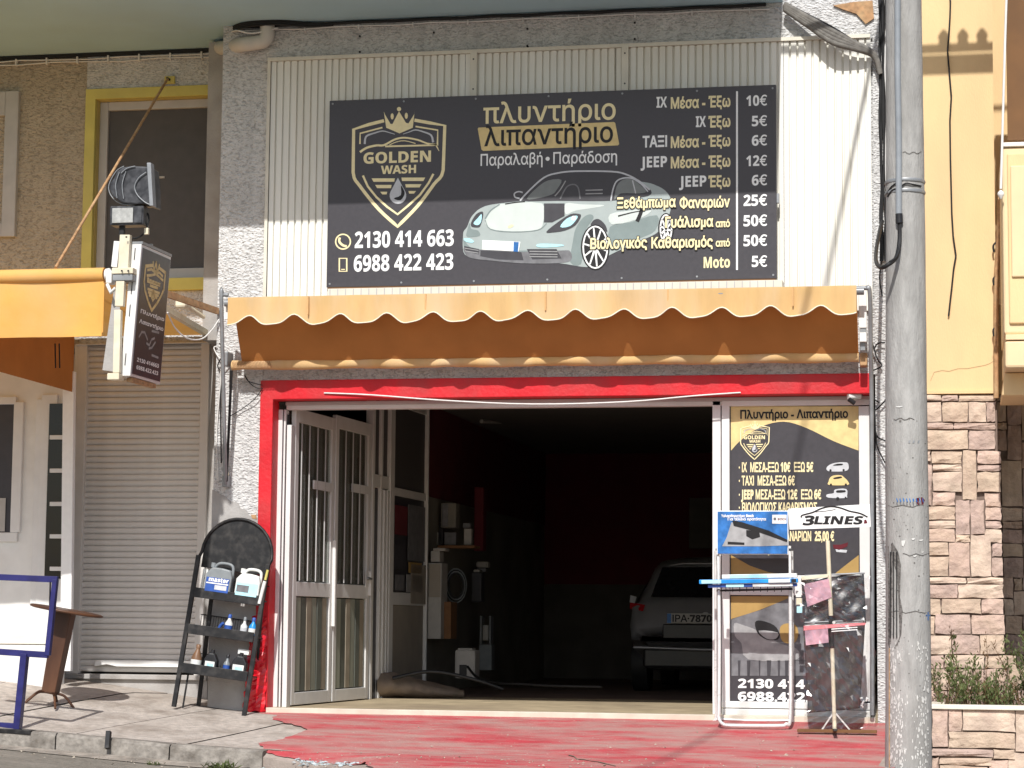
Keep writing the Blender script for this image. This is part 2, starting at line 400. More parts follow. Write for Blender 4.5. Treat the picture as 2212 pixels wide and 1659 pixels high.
def text_mesh(s,bold=0):
    if any(c.isascii() and c.isalnum() for c in s):
        if all(not (0x370 <= ord(c) < 0x400) for c in s): bold = bold*.35
        s = bold_sans(s)
    loops=text_loops(s)
    loops.sort(key=lambda P:min(q.x for q in P))
    cl=[]
    for P in loops:
        x0=min(q.x for q in P);x1=max(q.x for q in P)
        if cl and x0<cl[-1][1]-.001: cl[-1][0].append(P);cl[-1][1]=max(cl[-1][1],x1)
        else: cl.append([[P],x1])
    V=[];F=[]
    for g,_ in cl:
        s_=sum(1 if area(P)<0 else -1 for P in g if abs(area(P))==max(abs(area(Q)) for Q in g))
        big=max(g,key=lambda P:abs(area(P)))
        sgn=1 if area(big)<0 else -1
        if bold: g=[fatten(P,sgn*bold) for P in g]
        vs=[];es=[]
        for P in g:
            k=len(vs);vs+=P;es+=[(k+i,k+(i+1)%len(P)) for i in range(len(P))]
        r=delaunay_2d_cdt(vs,es,[],0,1e-6)
        k=len(V);V+=r[0]
        for f in r[2]:
            c=sum((r[0][i] for i in f),Vector((0,0)))/len(f)
            if wn(c,g)!=0: F.append([k+i for i in f])
    return V,F
def fit_text(mb, s, x0, x1, yb, cap, Y, bold=.02, slant=0):
    """lettering between photo columns x0 and x1 on baseline yb, cap = capital height in photo px, on plane Y"""
    V, F = text_mesh(s, bold)
    xs = [v.x for v in V]; a, b = min(xs), max(xs)
    A = P(x0, yb, Y); B = P(x1, yb, Y); X0, X1 = A.x, B.x; z = (A.z+B.z)/2; k = (X1-X0)/(b-a)
    h = cap/F_PX*(Y-CAM_Y)*1.01/.70
    pts = [(X0+(v.x-a)*k+slant*v.y*h, Y, z+v.y*h) for v in V]
    mb.add(pts, F); return mb
def poly(mb, pts, Y, tf=None):
    """flat printed shape: outline in photo px on plane Y (triangulated so that it may be concave)"""
    if tf: pts = [tf(*p) for p in pts]
    W = [P(x, y, Y) for x, y in pts]
    V2 = [Vector((w.x, w.z)) for w in W]; n = len(V2)
    r = delaunay_2d_cdt(V2, [(i, (i+1)%n) for i in range(n)], [], 1, 1e-7)
    F = []
    for f in r[2]:
        F.append(f)
    mb.add([(v.x, Y, v.y) for v in r[0]], F); return mb
def stroke(mb, pts, w, Y, tf=None, w1=None, closed=False):
    """printed line of width w (photo px)"""
    if tf: pts = [tf(*p) for p in pts]
    n = len(pts); L = []; Rr = []
    for i in range(n):
        a = pts[i-1] if (i > 0 or closed) else pts[i]; b = pts[(i+1)%n] if (i < n-1 or closed) else pts[i]
        dx, dy = b[0]-a[0], b[1]-a[1]; l = math.hypot(dx, dy) or 1
        ww = (w if w1 is None else lerp(w, w1, i/(n-1)))/2
        L.append((pts[i][0]-dy/l*ww, pts[i][1]+dx/l*ww)); Rr.append((pts[i][0]+dy/l*ww, pts[i][1]-dx/l*ww))
    V = [P(x, y, Y) for x, y in L+Rr]; m = n if closed else n-1
    mb.add(V, [(i, (i+1)%n, n+(i+1)%n, n+i) for i in range(m)]); return mb
def circ(cx, cy, r, n=20, ry=None, a0=0, a1=360):
    ry = ry or r
    return [(cx+r*math.cos(R(a0+(a1-a0)*i/n)), cy+ry*math.sin(R(a0+(a1-a0)*i/n))) for i in range(n+(0 if a1-a0 == 360 else 1))]
def cr2(pts, k=5, closed=False):
    """smooth 2-D curve through points"""
    out = []; n = len(pts); m = n if closed else n-1
    for i in range(m):
        g = (lambda j: pts[j % n]) if closed else (lambda j: pts[max(0, min(n-1, j))])
        p0, p1, p2, p3 = g(i-1), g(i), g(i+1), g(i+2)
        for j in range(k):
            t = j/k
            out.append(tuple(.5*((2*p1[q])+(p2[q]-p0[q])*t+(2*p0[q]-5*p1[q]+4*p2[q]-p3[q])*t*t+(3*p1[q]-p0[q]-3*p2[q]+p3[q])*t**3) for q in (0,1)))
    if not closed: out.append(pts[-1])
    return out
def emblem(parent, tf, Y, s, small=False, sub='emblem'):
    """crowned shield with car, name and drop; tf maps the drawing to photo px, s = px per drawing unit"""
    g = MB(); w = MB(); w1_ = MB(); w2_ = MB(); k = MB()
    outer = [(590,375),(450,410),(310,455)]+cr2([(310,455),(305,850),(370,980),(540,1190),(715,1350)],4)[4:] + cr2([(715,1350),(900,1160),(1050,960),(1135,830),(1150,420)],4)[1:-4]+[(1150,420),(1010,395),(870,370)]
    stroke(g, outer, 30*s, Y, tf)
    stroke(g, [(368,590),(370,492),(575,438)], 15*s, Y, tf)
    stroke(g, [(880,428),(1085,462),(1082,590)], 15*s, Y, tf)
    stroke(g, [(395,880),(440,980),(520,1080),(620,1170),(715,1238),(810,1160),(920,1060),(1000,950),(1045,865)], 20*s, Y, tf)
    stroke(w1_, cr2([(412,590),(425,520),(500,490),(575,470),(640,485),(690,500)],3), 20*s, Y, tf, 5*s)
    stroke(w2_, cr2([(1042,575),(1025,510),(960,480),(880,460),(820,480),(765,498)],3), 20*s, Y, tf, 5*s)
    # crown
    poly(g, [(588,290),(600,320),(650,405),(668,405),(728,288),(792,395),(815,400),(868,315),(872,285),(855,440),(733,492),(610,440)], Y, tf)
    poly(g, circ(728,268,20,10), Y, tf); poly(g, circ(665,335,15,8,30), Y, tf); poly(g, circ(795,330,15,8,30), Y, tf)
    # car
    stroke(g, cr2([(368,665),(430,625),(520,603),(590,600),(690,548),(780,532),(900,552),(990,585),(1090,598)],4), 22*s, Y, tf, 14*s)
    stroke(g, [(600,612),(1060,600)], 16*s, Y, tf); stroke(g, [(1065,590),(1097,655)], 16*s, Y, tf, 6*s)
    stroke(g, cr2([(640,600),(700,572),(780,560),(880,585)],3), 8*s, Y, tf)
    # wings and drop
    for a, b, y, h in ((475,690,922,32),(508,660,982,30),(555,620,1042,24)): poly(g, [(a,y-h/2),(b,y-h/2),(b-6,y+h/2),(a+18,y+h/2)], Y, tf)
    for a, b, y, h in ((750,970,915,32),(785,935,975,30),(815,885,1035,24)): poly(g, [(a,y-h/2),(b,y-h/2),(b-18,y+h/2),(a+6,y+h/2)], Y, tf)
    poly(w, [(718,900)]+[(718+77*math.cos(R(a)), 1065+77*math.sin(R(a))) for a in range(-30, 211, 20)], Y, tf)
    poly(k, cr2([(745,975),(745,1060),(680,1090),(740,1108),(780,1050),(765,1000)],3,True), Y-.002, tf)
    a, b = tf(400,770), tf(1022,752); fit_text(g, 'GOLDEN', a[0], b[0], (a[1]+b[1])/2, 103*s, Y, .045)
    a, b = tf(560,866), tf(885,856); fit_text(g, 'WASH', a[0], b[0], (a[1]+b[1])/2, 76*s, Y, .045)
    e = g.build(sub, m_gold2 if not small else m_gold2, parent)
    w.build('water_drop', m_silver, e); w1_.build('silver_wing', m_silver, e); w2_.build('silver_wing', m_silver, e); k.build('drop_shade', m_blackp, e if parent.parent is None else parent)
    return e
# ================================================================== GROUND
def gpatch(name, outline, dz, m, step=.35, parent=None, kind='structure', zf=None, skirt=0):
    zf = zf or G
    xs = [p[0] for p in outline]; ys = [p[1] for p in outline]
    V = [Vector(p) for p in outline]; n = len(V); E = [(i, (i+1)%n) for i in range(n)]
    def inside(x, y):
        c = False
        for i in range(n):
            a, b = V[i-1], V[i]
            if (a.y > y) != (b.y > y) and x < (b.x-a.x)*(y-a.y)/(b.y-a.y)+a.x: c = not c
        return c
    x = min(xs)
    while x < max(xs):
        y = min(ys)
        while y < max(ys):
            if inside(x, y): V.append(Vector((x, y)))
            y += step
        x += step
    r = delaunay_2d_cdt(V, E, [], 1, 1e-5)
    mb = MB(); mb.add([(v.x, v.y, zf(v.x, v.y)+dz) for v in r[0]], r[2])
    if skirt:
        for a, b in E:
            p, q = V[a], V[b]; za, zb2_ = zf(p.x, p.y)+dz, zf(q.x, q.y)+dz
            mb.add([(p.x,p.y,za),(q.x,q.y,zb2_),(q.x,q.y,zb2_-skirt),(p.x,p.y,za-skirt)], [(0,1,2,3)])
    o = mb.build(name, m, parent, local=True)
    if kind and parent is None: tag(o, kind=kind)
    return o
YK = -2.0
def road_z(X, Y):
    return G(X, YK)-.145-.028*min(18, max(0, YK-.15-Y))
# far ground and road
mb = MB(); mb.add([(-150,-150,-2.2),(150,-150,-2.2),(150,150,-2.2),(-150,150,-2.2)], [(0,1,2,3)]); tag(mb.build('ground', m_earth, local=True), kind='structure')
gpatch('road', [(-40,-40),(40,-40),(40,-2.10),(-40,-2.10)], -.03, m_road, 1.0, zf=road_z)
# pavement bed, slabs, kerb
gpatch('road_edge', [(-16,-4.6),(-4.22,-4.6),(-4.22,-3.0),(-4.6,-2.56),(-5.0,-2.29),(-5.36,-2.12),(-16,-2.12)], .004, m_road, .25, zf=road_z)
bed = gpatch('sidewalk', [(-14,YK),(-5.0,YK),(-5.0,.0),(-6.4,.0),(-6.4,1.2),(-14,1.2)], -.03, m_bed, .4)
def clip(poly, nx, ny, c):
    out = []
    for i in range(len(poly)):
        a = poly[i-1]; b = poly[i]; da = a[0]*nx+a[1]*ny-c; db = b[0]*nx+b[1]*ny-c
        if (da <= 0) != (db <= 0):
            t = da/(da-db); out.append((a[0]+(b[0]-a[0])*t, a[1]+(b[1]-a[1])*t))
        if db <= 0: out.append(b)
    return out
slope = .27      # the joints run towards the wall on a slant
NS = 14
for i in range(-2, 10):
    xa0 = -13.2+i*.93; dz = random.uniform(-.004, .003); V = []; F = []; side = []
    if xa0 > -5.0: break
    for k in range(NS+1):
        y = lerp(YK+.004, .8, k/NS); sh_ = (y+1.2)*slope
        xl_ = xa0+.010+sh_; xr_ = min(xa0+.920+sh_, -5.02 if y < 0 else -5.9); xl_ = min(xl_, xr_-.01)
        for x in (xl_, xr_): V.append((x, y, G(x, y)+dz-.002))
        for x in (xl_, xr_): V.append((x, y, G(x, y)-.05))
    for k in range(NS):
        a = k*4; F += [(a, a+1, a+5, a+4), (a+2, a, a+4, a+6), (a+1, a+3, a+7, a+5)]
    F += [(0, 2, 3, 1)]
    if xa0+.92+(YK+1.2)*slope > -14.5:
        o_ = MB().add(V, F).build('paving_slab', m_slab, bed, local=True); o_.data.materials.append(m_bed)
        for q_, pl_ in enumerate(o_.data.polygons): pl_.material_index = 0 if (q_ % 3 == 0 and q_ < NS*3) else 1
kb = thing('kerb', None, None, (0,0,0)); kb['kind'] = 'structure'
x = -13.6
while x < -5.45:
    w = random.uniform(.85, 1.0); x1 = min(x+w, -5.3); mb = MB(); nn = 5
    V = []; F = []
    for k in range(nn+1):
        X = lerp(x+.006, x1-.006, k/nn); g = G(X, YK); j = lambda: random.uniform(-.006, .006)
        V += [(X,YK,g-.002),(X,YK-.12+j(),g-.002+j()),(X,YK-.150+j(),g-.024+j()),(X,YK-.165+j(),g-.18),(X,YK,g-.18)]
    for k in range(nn):
        for q in range(5): F.append((k*5+q, (k+1)*5+q, (k+1)*5+(q+1)%5, k*5+(q+1)%5))
    F += [(0,1,2,3,4), tuple(nn*5+q for q in (4,3,2,1,0))]
    mb.add(V, F).build('kerb_stone', m_kerb, kb, local=True); x = x1
# gutter strip in front of the kerb
gpatch('gutter', [(-13.6,-2.42),(-5.5,-2.42),(-5.40,-2.16),(-13.6,-2.16)], .010, m_gutter, .3, zf=road_z)
# ramp of the garage and its worn red paint
def ramp_z(X, Y):
    X = min(X, -.451)
    if Y > -1.95: return G(X, Y)
    t = min(1, (-1.95-Y)/2.0); a = G(X, -1.95)
    return a+(road_z(X, -3.95)+.01-a)*t*(.35+.65*t) if X > -4.4 else lerp(a, road_z(X, -3.95)+.02, min(1, t*(1+3*min(1, (-4.4-X)/.9))))
gpatch('driveway', [(-5.02,0),(-5.02,-1.9),(-5.42,-2.0),(-5.36,-2.10),(-5.0,-2.28),(-4.6,-2.55),(-4.25,-3.0),(-4.2,-3.95),(-.445,-3.95),(-.445,0)], 0, m_apron, .3, zf=ramp_z, skirt=.35)
gpatch('pavement', [(-.44,-3.95),(12,-3.95),(12,.0),(-.44,.0)], 0, m_apron, .5, zf=lambda X, Y: G(max(X, -.42), Y))
mb = MB(); mb.add([(-.445,-3.95,-.9),(-.445,0,-.9),(-.445,0,-.03),(-.445,-3.95,ramp_z(-.45,-3.95))], [(0,1,2,3)]); tag(mb.build('driveway_edge', m_apron, local=True), kind='structure')
A = lambda x, y: tuple(PG(x, y).to_2d())
redo = [A(552,1541),A(604,1559),A(640,1569),A(664,1578),A(640,1588),A(600,1600),A(556,1607)]+[(-5.34,-2.02),(-5.0,-2.20),(-4.7,-2.36),(-4.4,-2.6),(-4.2,-2.95),(-4.15,-3.9),(-.45,-3.9),(-.45,-.03),(-5.95,-.03)]
rr_ = random.Random(2); fine = []
for i_ in range(len(redo)):
    a_, b_ = redo[i_], redo[(i_+1)%len(redo)]; L_ = math.hypot(b_[0]-a_[0], b_[1]-a_[1]); k_ = max(1, int(L_/.05)) if a_[0] < -4.1 and a_[1] < -.05 else 1
    for j_ in range(k_):
        t_ = j_/k_; w_ = .022 if j_ else 0
        fine.append((lerp(a_[0],b_[0],t_)+rr_.uniform(-w_,w_), lerp(a_[1],b_[1],t_)+rr_.uniform(-w_,w_)))
redo = fine
gpatch('red_paint', redo, .008, m_redfloor, .25, zf=ramp_z)
mb = MB()   # crack across the painted ramp
ck = [(1228,1634),(1240,1637),(1246,1645),(1262,1647),(1278,1652),(1292,1654),(1310,1661),(1330,1668)]
for (a, b), w in zip(zip(ck, ck[1:]), (3,2.2,3,2,2.5,3,2)):
    p, q_ = PG(*a), PG(*b); p = Vector((p.x, p.y, ramp_z(p.x, p.y)+.013)); q_ = Vector((q_.x, q_.y, ramp_z(q_.x, q_.y)+.013)); o_ = Vector((0, w*.008, 0))
    mb.add([p-o_, q_-o_, q_+o_, p+o_], [(0,1,2,3)])
mb.build('floor_crack', m_earth, bpy.data.objects['red_paint'], local=True)
# broken blue-white edge of the paint along the street
mb = MB()
for k in range(160):
    t = random.random(); X = lerp(-5.42, -4.4, t); Y = -2.03-.52*t+random.gauss(0, .03)*1.2; z = road_z(X, Y)+.10*(1-t)*.3+.015
    s = random.uniform(.008, .03); z = max(road_z(X, Y), ramp_z(X, Y) if X > -5.02 else -9)+.004
    mb.add([(X+random.uniform(-s,s)*1.5, Y+random.uniform(-s,s), z+random.uniform(0,.012)) for _ in range(3)]+[(X, Y, z+.014)], [(0,1,2),(0,1,3),(1,2,3),(0,2,3)])
tag(mb.build('paint_flakes', mat('blue_white_flakes', (.42,.48,.50), .8, .35, 40)), 'blue and white paint flakes along the street edge of the red ramp', 'paint flakes', kind='stuff')
mb = MB()
for k in range(260):
    X = random.uniform(-9, -.6); Y = random.choice([-2.25,-2.4,-2.6,-2.3])+random.gauss(0,.10)
    if k % 5 == 0: X = random.uniform(-5, -.6); Y = random.uniform(-2.4, -.2)
    z = (ramp_z(X, Y) if X > -4.9 else road_z(X, Y))+.009; s = random.uniform(.006, .02)
    mb.add([(X+random.uniform(-s,s), Y+random.uniform(-s,s), z+random.uniform(-.3,1)*s*.5) for _ in range(4)]+[(X, Y, z+s*.6)], [(0,1,4),(1,2,4),(2,3,4),(3,0,4)])
tag(mb.build('street_grit', mat('tan_grit', (.42,.37,.30), .9, .4, 40)), 'pale grit and crumbs scattered along the gutter and ramp', 'grit', kind='stuff')

# ================================================================== MAIN BUILDING
SH = 1.95             # how far the balcony slab stands out
ZS = 6.13             # its underside
main = thing('car_wash_building', 'white stuccoed ground floor garage with red door surround under a grey balcony slab', 'building', (-3.3, 0, 0))
XL, XP, XR = -6.47, -6.035, -.44
box('pillar', m_stucco, main, XL, XP, 0, .95, -.6, 5.8)
box('wall', m_stucco, main, XP, XR, .02, .4, 2.88, 5.8, label='plaster wall over the garage door')
box('beam', m_stucco, main, XL, -1.41, -.004, .96, 5.8, ZS)
box('wall', m_stucco, main, -1.408, XR, -.006, .96, 5.78, 9.0)
box('pilaster', m_stucco, main, -.64, XR, -.012, .5, -.8, 5.78)
box('balcony_slab', m_soffit, main, -15, -1.41, -SH, 1.3, ZS+.001, ZS+.26)
box('upper_wall', m_stucco, main, -15, -1.412, .3, 5, ZS+.262, 10)
# broken edge of plaster low on the pillar, bare grey render under it
pts = [P(474,1058,0),P(486,1072,0),P(497,1082,0),P(515,1086,0),P(520,1098,0),P(532,1101,0),P(537,1112,0),P(550,1118,0)]
pl = [(XL-.006, pts[0].z)]+[(p.x, p.z) for p in pts[1:]]+[(XP-.004, pts[-1].z),(XP-.004,-.6),(XL-.006,-.6)]
MB().prism(pl, -.012, .10).build('plinth', m_smooth, main)
# brown stain chips
MB().prism([(P(543,1112,0).x,P(543,1112,0).z),(P(553,1112,0).x,P(553,1112,0).z),(P(556,1122,0).x,P(556,1122,0).z),(P(546,1120,0).x,P(546,1120,0).z)], -.016, 0).build('plaster_chip', m_rust, main)
# screw holes in the beam
for px, py in ((777,78),(777,112),(937,70),(937,112),(1139,62),(1139,99),(1371,49),(1371,84),(1140,101)):
    p = P(px, py, -.01); MB().lathe((p.x,-.010,p.z), [(.010,0),(.010,.006)], 8, 'y').build('screw_hole', m_blackp, main)
# corrugated cream sheets
def corr(x0, x1, z0, z1, y=-.035, pitch=.0645, dep=.024):
    mb = MB(); V = []; x = x0
    prof = []
    while x < x1-1e-4:
        for fx, d in ((0,0),(.66,0),(.72,1),(.90,1),(.96,0)):
            xx = x+fx*pitch
            if xx < x1: prof.append((xx, y+d*dep))
        x += pitch
    prof.append((x1, y)); n = len(prof)
    V = [(a, b, z0) for a, b in prof]+[(a, b, z1) for a, b in prof]
    mb.add(V, [(i, i+1, n+i+1, n+i) for i in range(n-1)]); return mb
xs = [-6.0, -4.21, -2.86, -1.40, -.655]
for a, b in zip(xs, xs[1:]): corr(a+.002, b-.002, 3.42, 5.775).build('corrugated_sheet', m_corr, main)
box('edge_trim', m_corr_trim, main, -6.032, -6.004, -.05, 0, 3.42, 5.80)
box('edge_trim', m_corr_trim, main, -6.032, -.66, -.055, 0, 5.777, 5.808)
for x in (1023, 1350):
    p = P(x, 160, -.05); box('cover_strip', m_corr_trim, main, p.x-.03, p.x+.03, -.062, -.036, 5.0, 5.79)
    for dz in (5.72, 5.45, 5.15): MB().lathe((p.x,-.064,dz), [(.008,0),(.008,.004)], 6, 'y').build('screw', m_blackp, main)
# red door surround
rs = MB().prism([(-6.045,2.885),(-.665,2.885),(-.665,2.712),(-5.925,2.712),(-5.925,-.035),(-6.045,-.035)], -.03, .17)
rs = rs.build('door_surround', m_red, main, .008)
# threshold
box('threshold', mat('pale_marble', (.62,.56,.46), .5, .1, 8, dirt=(.4,.33,.25), damt=.4), main, -5.93, -.66, -.045, .06, -.1, .002, .004)
# interior shell
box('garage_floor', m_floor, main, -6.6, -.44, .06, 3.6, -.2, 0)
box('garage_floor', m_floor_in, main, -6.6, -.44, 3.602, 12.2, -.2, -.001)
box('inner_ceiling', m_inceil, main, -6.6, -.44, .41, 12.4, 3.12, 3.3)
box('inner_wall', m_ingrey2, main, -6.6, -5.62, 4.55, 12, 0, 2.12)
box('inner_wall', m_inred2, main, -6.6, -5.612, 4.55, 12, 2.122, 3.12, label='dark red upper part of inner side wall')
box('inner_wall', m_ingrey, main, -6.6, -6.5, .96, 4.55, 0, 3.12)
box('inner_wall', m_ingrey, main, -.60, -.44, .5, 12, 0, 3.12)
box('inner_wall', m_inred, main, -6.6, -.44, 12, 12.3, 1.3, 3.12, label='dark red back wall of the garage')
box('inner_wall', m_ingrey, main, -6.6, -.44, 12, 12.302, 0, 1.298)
box('outer_shell', m_smooth, main, -6.75, -6.61, .97, 12.4, -.5, 6.1)
box('outer_shell', m_smooth, main, -.43, -.38, .6, 12.4, -.5, 9)
box('roof_block', m_smooth, main, -6.75, -.38, .42, 12.4, 3.31, 6.1)

# ================================================================== LEFT BUILDING
YL = .75
lb = thing('neighbour_building', 'tan and grey stuccoed front set back left of the white pillar, with yellow window frame', 'building', (-9.5, YL, .3))
XB = P(182, 400, YL).x
wl = P(180, 193, YL); wr = -6.40
zt = P(300, 190, YL).z; zb = P(380, 628, YL).z
lw = P(42, 300, YL); zt2 = P(20, 199, YL).z; zb2 = P(20, 513, YL).z
box('wall', m_stucco_b, lb, -14, lw.x, YL, YL+.3, zb2, zt2)
box('wall', m_stucco_b, lb, lw.x, XB, YL, YL+.3, 3.32, ZS, label='tan stucco wall')
bw = box('wall', m_stucco_b, lb, -14, lw.x, YL, YL+.3, zt2, ZS)
box('wall', m_stucco_b, lb, -14, lw.x, YL, YL+.3, 3.32, zb2)
box('wall', m_stucco, lb, XB, -6.3, YL-.006, YL+.3, zt, ZS, label='grey stucco over the yellow window')
box('wall', m_stucco, lb, XB, -6.3, YL-.006, YL+.3, 3.32, zb)
# upper window with yellow surround
win = lb
e = P(205, 215, YL)
MB().prism([(XB,zt),(wr,zt),(wr,zt-.10),(XB+.10,zt-.10),(XB+.10,zb),(XB,zb)], YL-.03, YL+.02).build('window_surround', m_yellow, lb, .004)
box('window_surround', m_yellow, lb, XB+.10, wr, YL-.05, YL+.10, zb, zb+.115, .004)
box('window_reveal', m_yellow_d, lb, XB+.10, XB+.106, YL+.02, YL+.14, zb+.115, zt-.10)
box('window_reveal', m_yellow_d, lb, XB+.106, wr, YL+.02, YL+.14, zt-.106, zt-.10)
fx = P(222, 400, YL+.1).x; px0 = P(231, 400, YL+.1).x; pz1 = P(350, 236, YL+.1).z; pz0 = P(400, 580, YL+.1).z
box('window_frame', m_ygrey, lb, XB+.106, px0, YL+.08, YL+.14, zb+.12, zt-.106, .006)
box('window_frame', m_ygrey, lb, px0, wr, YL+.08, YL+.14, pz1, zt-.106, .006)
box('window_frame', m_ygrey, lb, px0, wr, YL+.075, YL+.14, zb+.12, pz0, .006)
box('insect_screen', m_dark, lb, px0, wr, YL+.115, YL+.13, pz0, pz1)
MB().obox(Matrix.Translation(P(350,383,YL+.11)), .05,.01,.02).build('latch', m_paper, lb)
# far left window
f0 = P(13, 300, YL).x
wz1 = P(5, 252, YL).z; wz0 = P(5, 483, YL).z
box('window_frame', m_ygrey, lb, f0, lw.x, YL-.05, YL+.05, zb2, zt2, .008, label='white frame of the far left window')
box('window_frame', m_ygrey, lb, -10.2, f0, YL-.045, YL+.05, wz1, zt2, .008)
box('window_frame', m_ygrey, lb, -10.2, f0, YL-.045, YL+.05, zb2, wz0, .008)
box('window_pane', m_dark, lb, -10.2, f0, YL+.01, YL+.02, wz0, wz1)
# shutter bay
sx0 = P(160, 1100, YL).x; sx1 = P(446, 1100, YL).x
zsh = P(300, 742, YL).z; zs0 = P(300, 1457, YL).z
box('wall', m_smooth, lb, XB-.4, -6.3, YL, YL+.3, 3.30, 3.318)
box('wall', m_smooth, lb, sx1+.0, -6.3, YL+.02, YL+.3, -.6, 3.30, label='grey wall strip between shutter and pillar')
box('sill', m_smooth, lb, sx0-.1, sx1+.05, YL-.06, YL+.3, zs0-.045, zs0, .006)
box('wall', m_smooth, lb, sx0-.1, sx1+.05, YL-.02, YL+.3, -.8, zs0-.046, label='grey concrete base under the shutter')
box('wall', m_white, lb, -14, sx0-.1, YL+.5, YL+.8, -.8, 3.3, label='white back wall of the left shop')
box('outer_shell', m_smooth, lb, -14, -6.76, YL+1.2, 9, -.8, 6.1)

sh = thing('roller_shutter', 'closed beige slatted roller shutter between the left shop and the white pillar', 'roller shutter', ((sx0+sx1)/2, YL, zs0))
box('shutter_box', m_shutter, sh, sx0-.02, sx1+.02, YL-.04, YL+.2, zsh, 3.32, .006)
gx0 = P(180, 1100, YL).x; gx1 = P(428, 1100, YL).x
box('guide_rail', m_shutter, sh, sx0, gx0, YL-.02, YL+.08, zs0, zsh-.002, .004)
box('guide_rail', m_alu, sh, sx0-.035, sx0-.002, YL-.01, YL+.08, zs0, zsh-.002, .004)
box('guide_rail', m_shutter, sh, gx1, sx1, YL-.02, YL+.08, zs0, zsh-.002, .004)
nsl = 55; ph = (zsh-zs0-.02)/nsl; first = None
prof = [(0,.02),(-.012,.22),(-.016,.5),(-.012,.80),(0,.97),(.012,.97),(.012,.02)]
for i in range(nsl):
    if first is None:
        V = []; n = len(prof)
        for X in (gx0-.0, gx1): V += [(X, YL+.045+a, zs0+.02+b*ph) for a, b in prof]
        first = MB().add(V, [(k, (k+1)%n, n+(k+1)%n, n+k) for k in range(n)]).build('slat', m_shutter, sh)
    else:
        c = first.copy(); COL.objects.link(c); c.location.z = i*ph
# bottom bar with a handle recess
a = P(208, 1425, YL+.02); b = P(440, 1442, YL+.02)
MB().prism([(a.x,b.z),(a.x+.01,b.z+.05),(a.x+.05,a.z),(b.x,a.z),(b.x,b.z),(a.x+.22,b.z),(a.x+.12,b.z+.02)], YL-.03, YL+.03).build('bottom_handle', m_whitep, sh, .004)

# left shop front
ls = thing('white_shopfront', 'white painted shop front with glazed door and tiled step at the far left', 'shop front', (-9.3, .2, .4))
Y1 = .12
def fr(name, m, x0, y0, x1, y1, Y, d=.05, bev=.006, parent=None):
    a = P(x0, y0, Y); b = P(x1, y1, Y)
    return box(name, m, parent or ls, a.x, b.x, Y, Y+d, b.z, a.z, bev)
fr('wall_panel', m_white, -330, 780, 118, 1452, Y1+.04)
fr('window_frame', m_alu, -120, 858, 34, 873, Y1)
fr('window_frame', m_alu, 30, 868, 42, 1150, Y1)
fr('window_frame', m_alu, -120, 1150, 36, 1170, Y1)
fr('window_pane', m_carglass, -120, 873, 30, 1150, Y1+.02, .01, 0)
fr('notice', m_paper, -14, 1076, 10, 1148, Y1+.005, .004, 0)
fr('corner_trim', m_alu, 78, 862, 90, 1450, Y1+.01)
fr('door_frame', m_alu, 90, 852, 106, 1450, Y1+.0)
g0 = P(108, 872, Y1-.01); g1 = P(130, 1450, Y1-.01)
fr('side_glass', m_carblack, 107, 872, 136, 1250, Y1-.01, .01, 0)
for y in (940, 1012, 1084, 1154, 1224): fr('door_rail', m_alu, 107, y, 136, y+9, Y1-.05, .03, .004)
fr('lower_panel', m_white, 106, 1250, 134, 1450, Y1+.0, .03)
fr('tile_skirting', mat('cream_tile', (.66,.63,.56), .4, .06, 7), -330, 1369, 112, 1392, Y1-.06, .04)
b = P(112, 1466, -.2)
box('step', m_alu, ls, -14, b.x, -.2, .1, .0, P(50,1394,-.2).z, .01)
# white post that carries the end of the awning
YW = -.12
a = P(136, 826, YW); b = P(158, 1450, YW)
pw = thing('white_post', 'tall bright white square post beside the roller shutter', 'post', ((a.x+b.x)/2, YW, G(a.x,YW)))
MB().prism([(P(135,826,YW).x,a.z+.1),(P(159,826,YW).x,a.z+.1),(P(152,1452,YW).x,b.z),(P(129,1452,YW).x,b.z)], YW, YW+.06).build('shaft', m_whitep, pw, .005)
# ================================================================== BIG SIGN
YS = -.16
s0 = P(712, 218, YS); s1 = P(1678, 602, YS); sx0_, sx1_ = s0.x, s1.x
sz0, sz1 = P(1200, 611, YS).z, P(1200, 200, YS).z
sg = thing('price_sign', 'long black car wash sign with gold lettering, prices and printed sports car above the awning', 'sign', ((sx0_+sx1_)/2, YS, sz0))
box('board', m_sign, sg, sx0_, sx1_, YS, YS+.05, sz0, sz1, .003)
for X in [sx0_+.03+(sx1_-sx0_-.06)*k/6 for k in range(7)]:
    for Z in (sz0+.03, sz1-.03): MB().lathe((X,YS-.004,Z), [(.009,0),(.009,.004)], 8, 'y').build('screw', m_greymetal, sg)
box('drip_rail', m_brownfab, sg, sx0_+.01, sx1_-.01, YS-.004, YS+.045, sz0-.035, sz0-.002, label='brown lower edge rail of the sign')
for X in (sx0_+.5, sx0_+1.9, sx1_-.5): box('bracket', m_cream, sg, X, X+.04, YS+.051, -.04, sz0+.1, sz1-.1)
a = P(1686, 425, YS); box('hinge', m_greymetal, sg, sx1_+.001, sx1_+.022, YS+.005, YS+.05, a.z-.05, a.z+.03)
T = YS-.002
def line(s, x0, x1, yb, cap, m, name='lettering', bold=.035, Y=T, parent=sg, sl_=0):
    return fit_text(MB(), s, x0, x1, yb, cap, Y, bold, sl_).build(name, m, parent)
rows = [('IX','Μέσα - Έξω','10€',1418,1441,1449,1612,232,228),('IX','Έξω','5€',1503,1525,1530,1624,274,272),('ΤΑΞΙ','Μέσα - Έξω','6€',1388,1441,1449,1624,317,314),
        ('JEEP','Μέσα - Έξω','12€',1384,1441,1449,1612,361,358),('JEEP','Έξω','6€',1467,1526,1530,1624,403,400)]
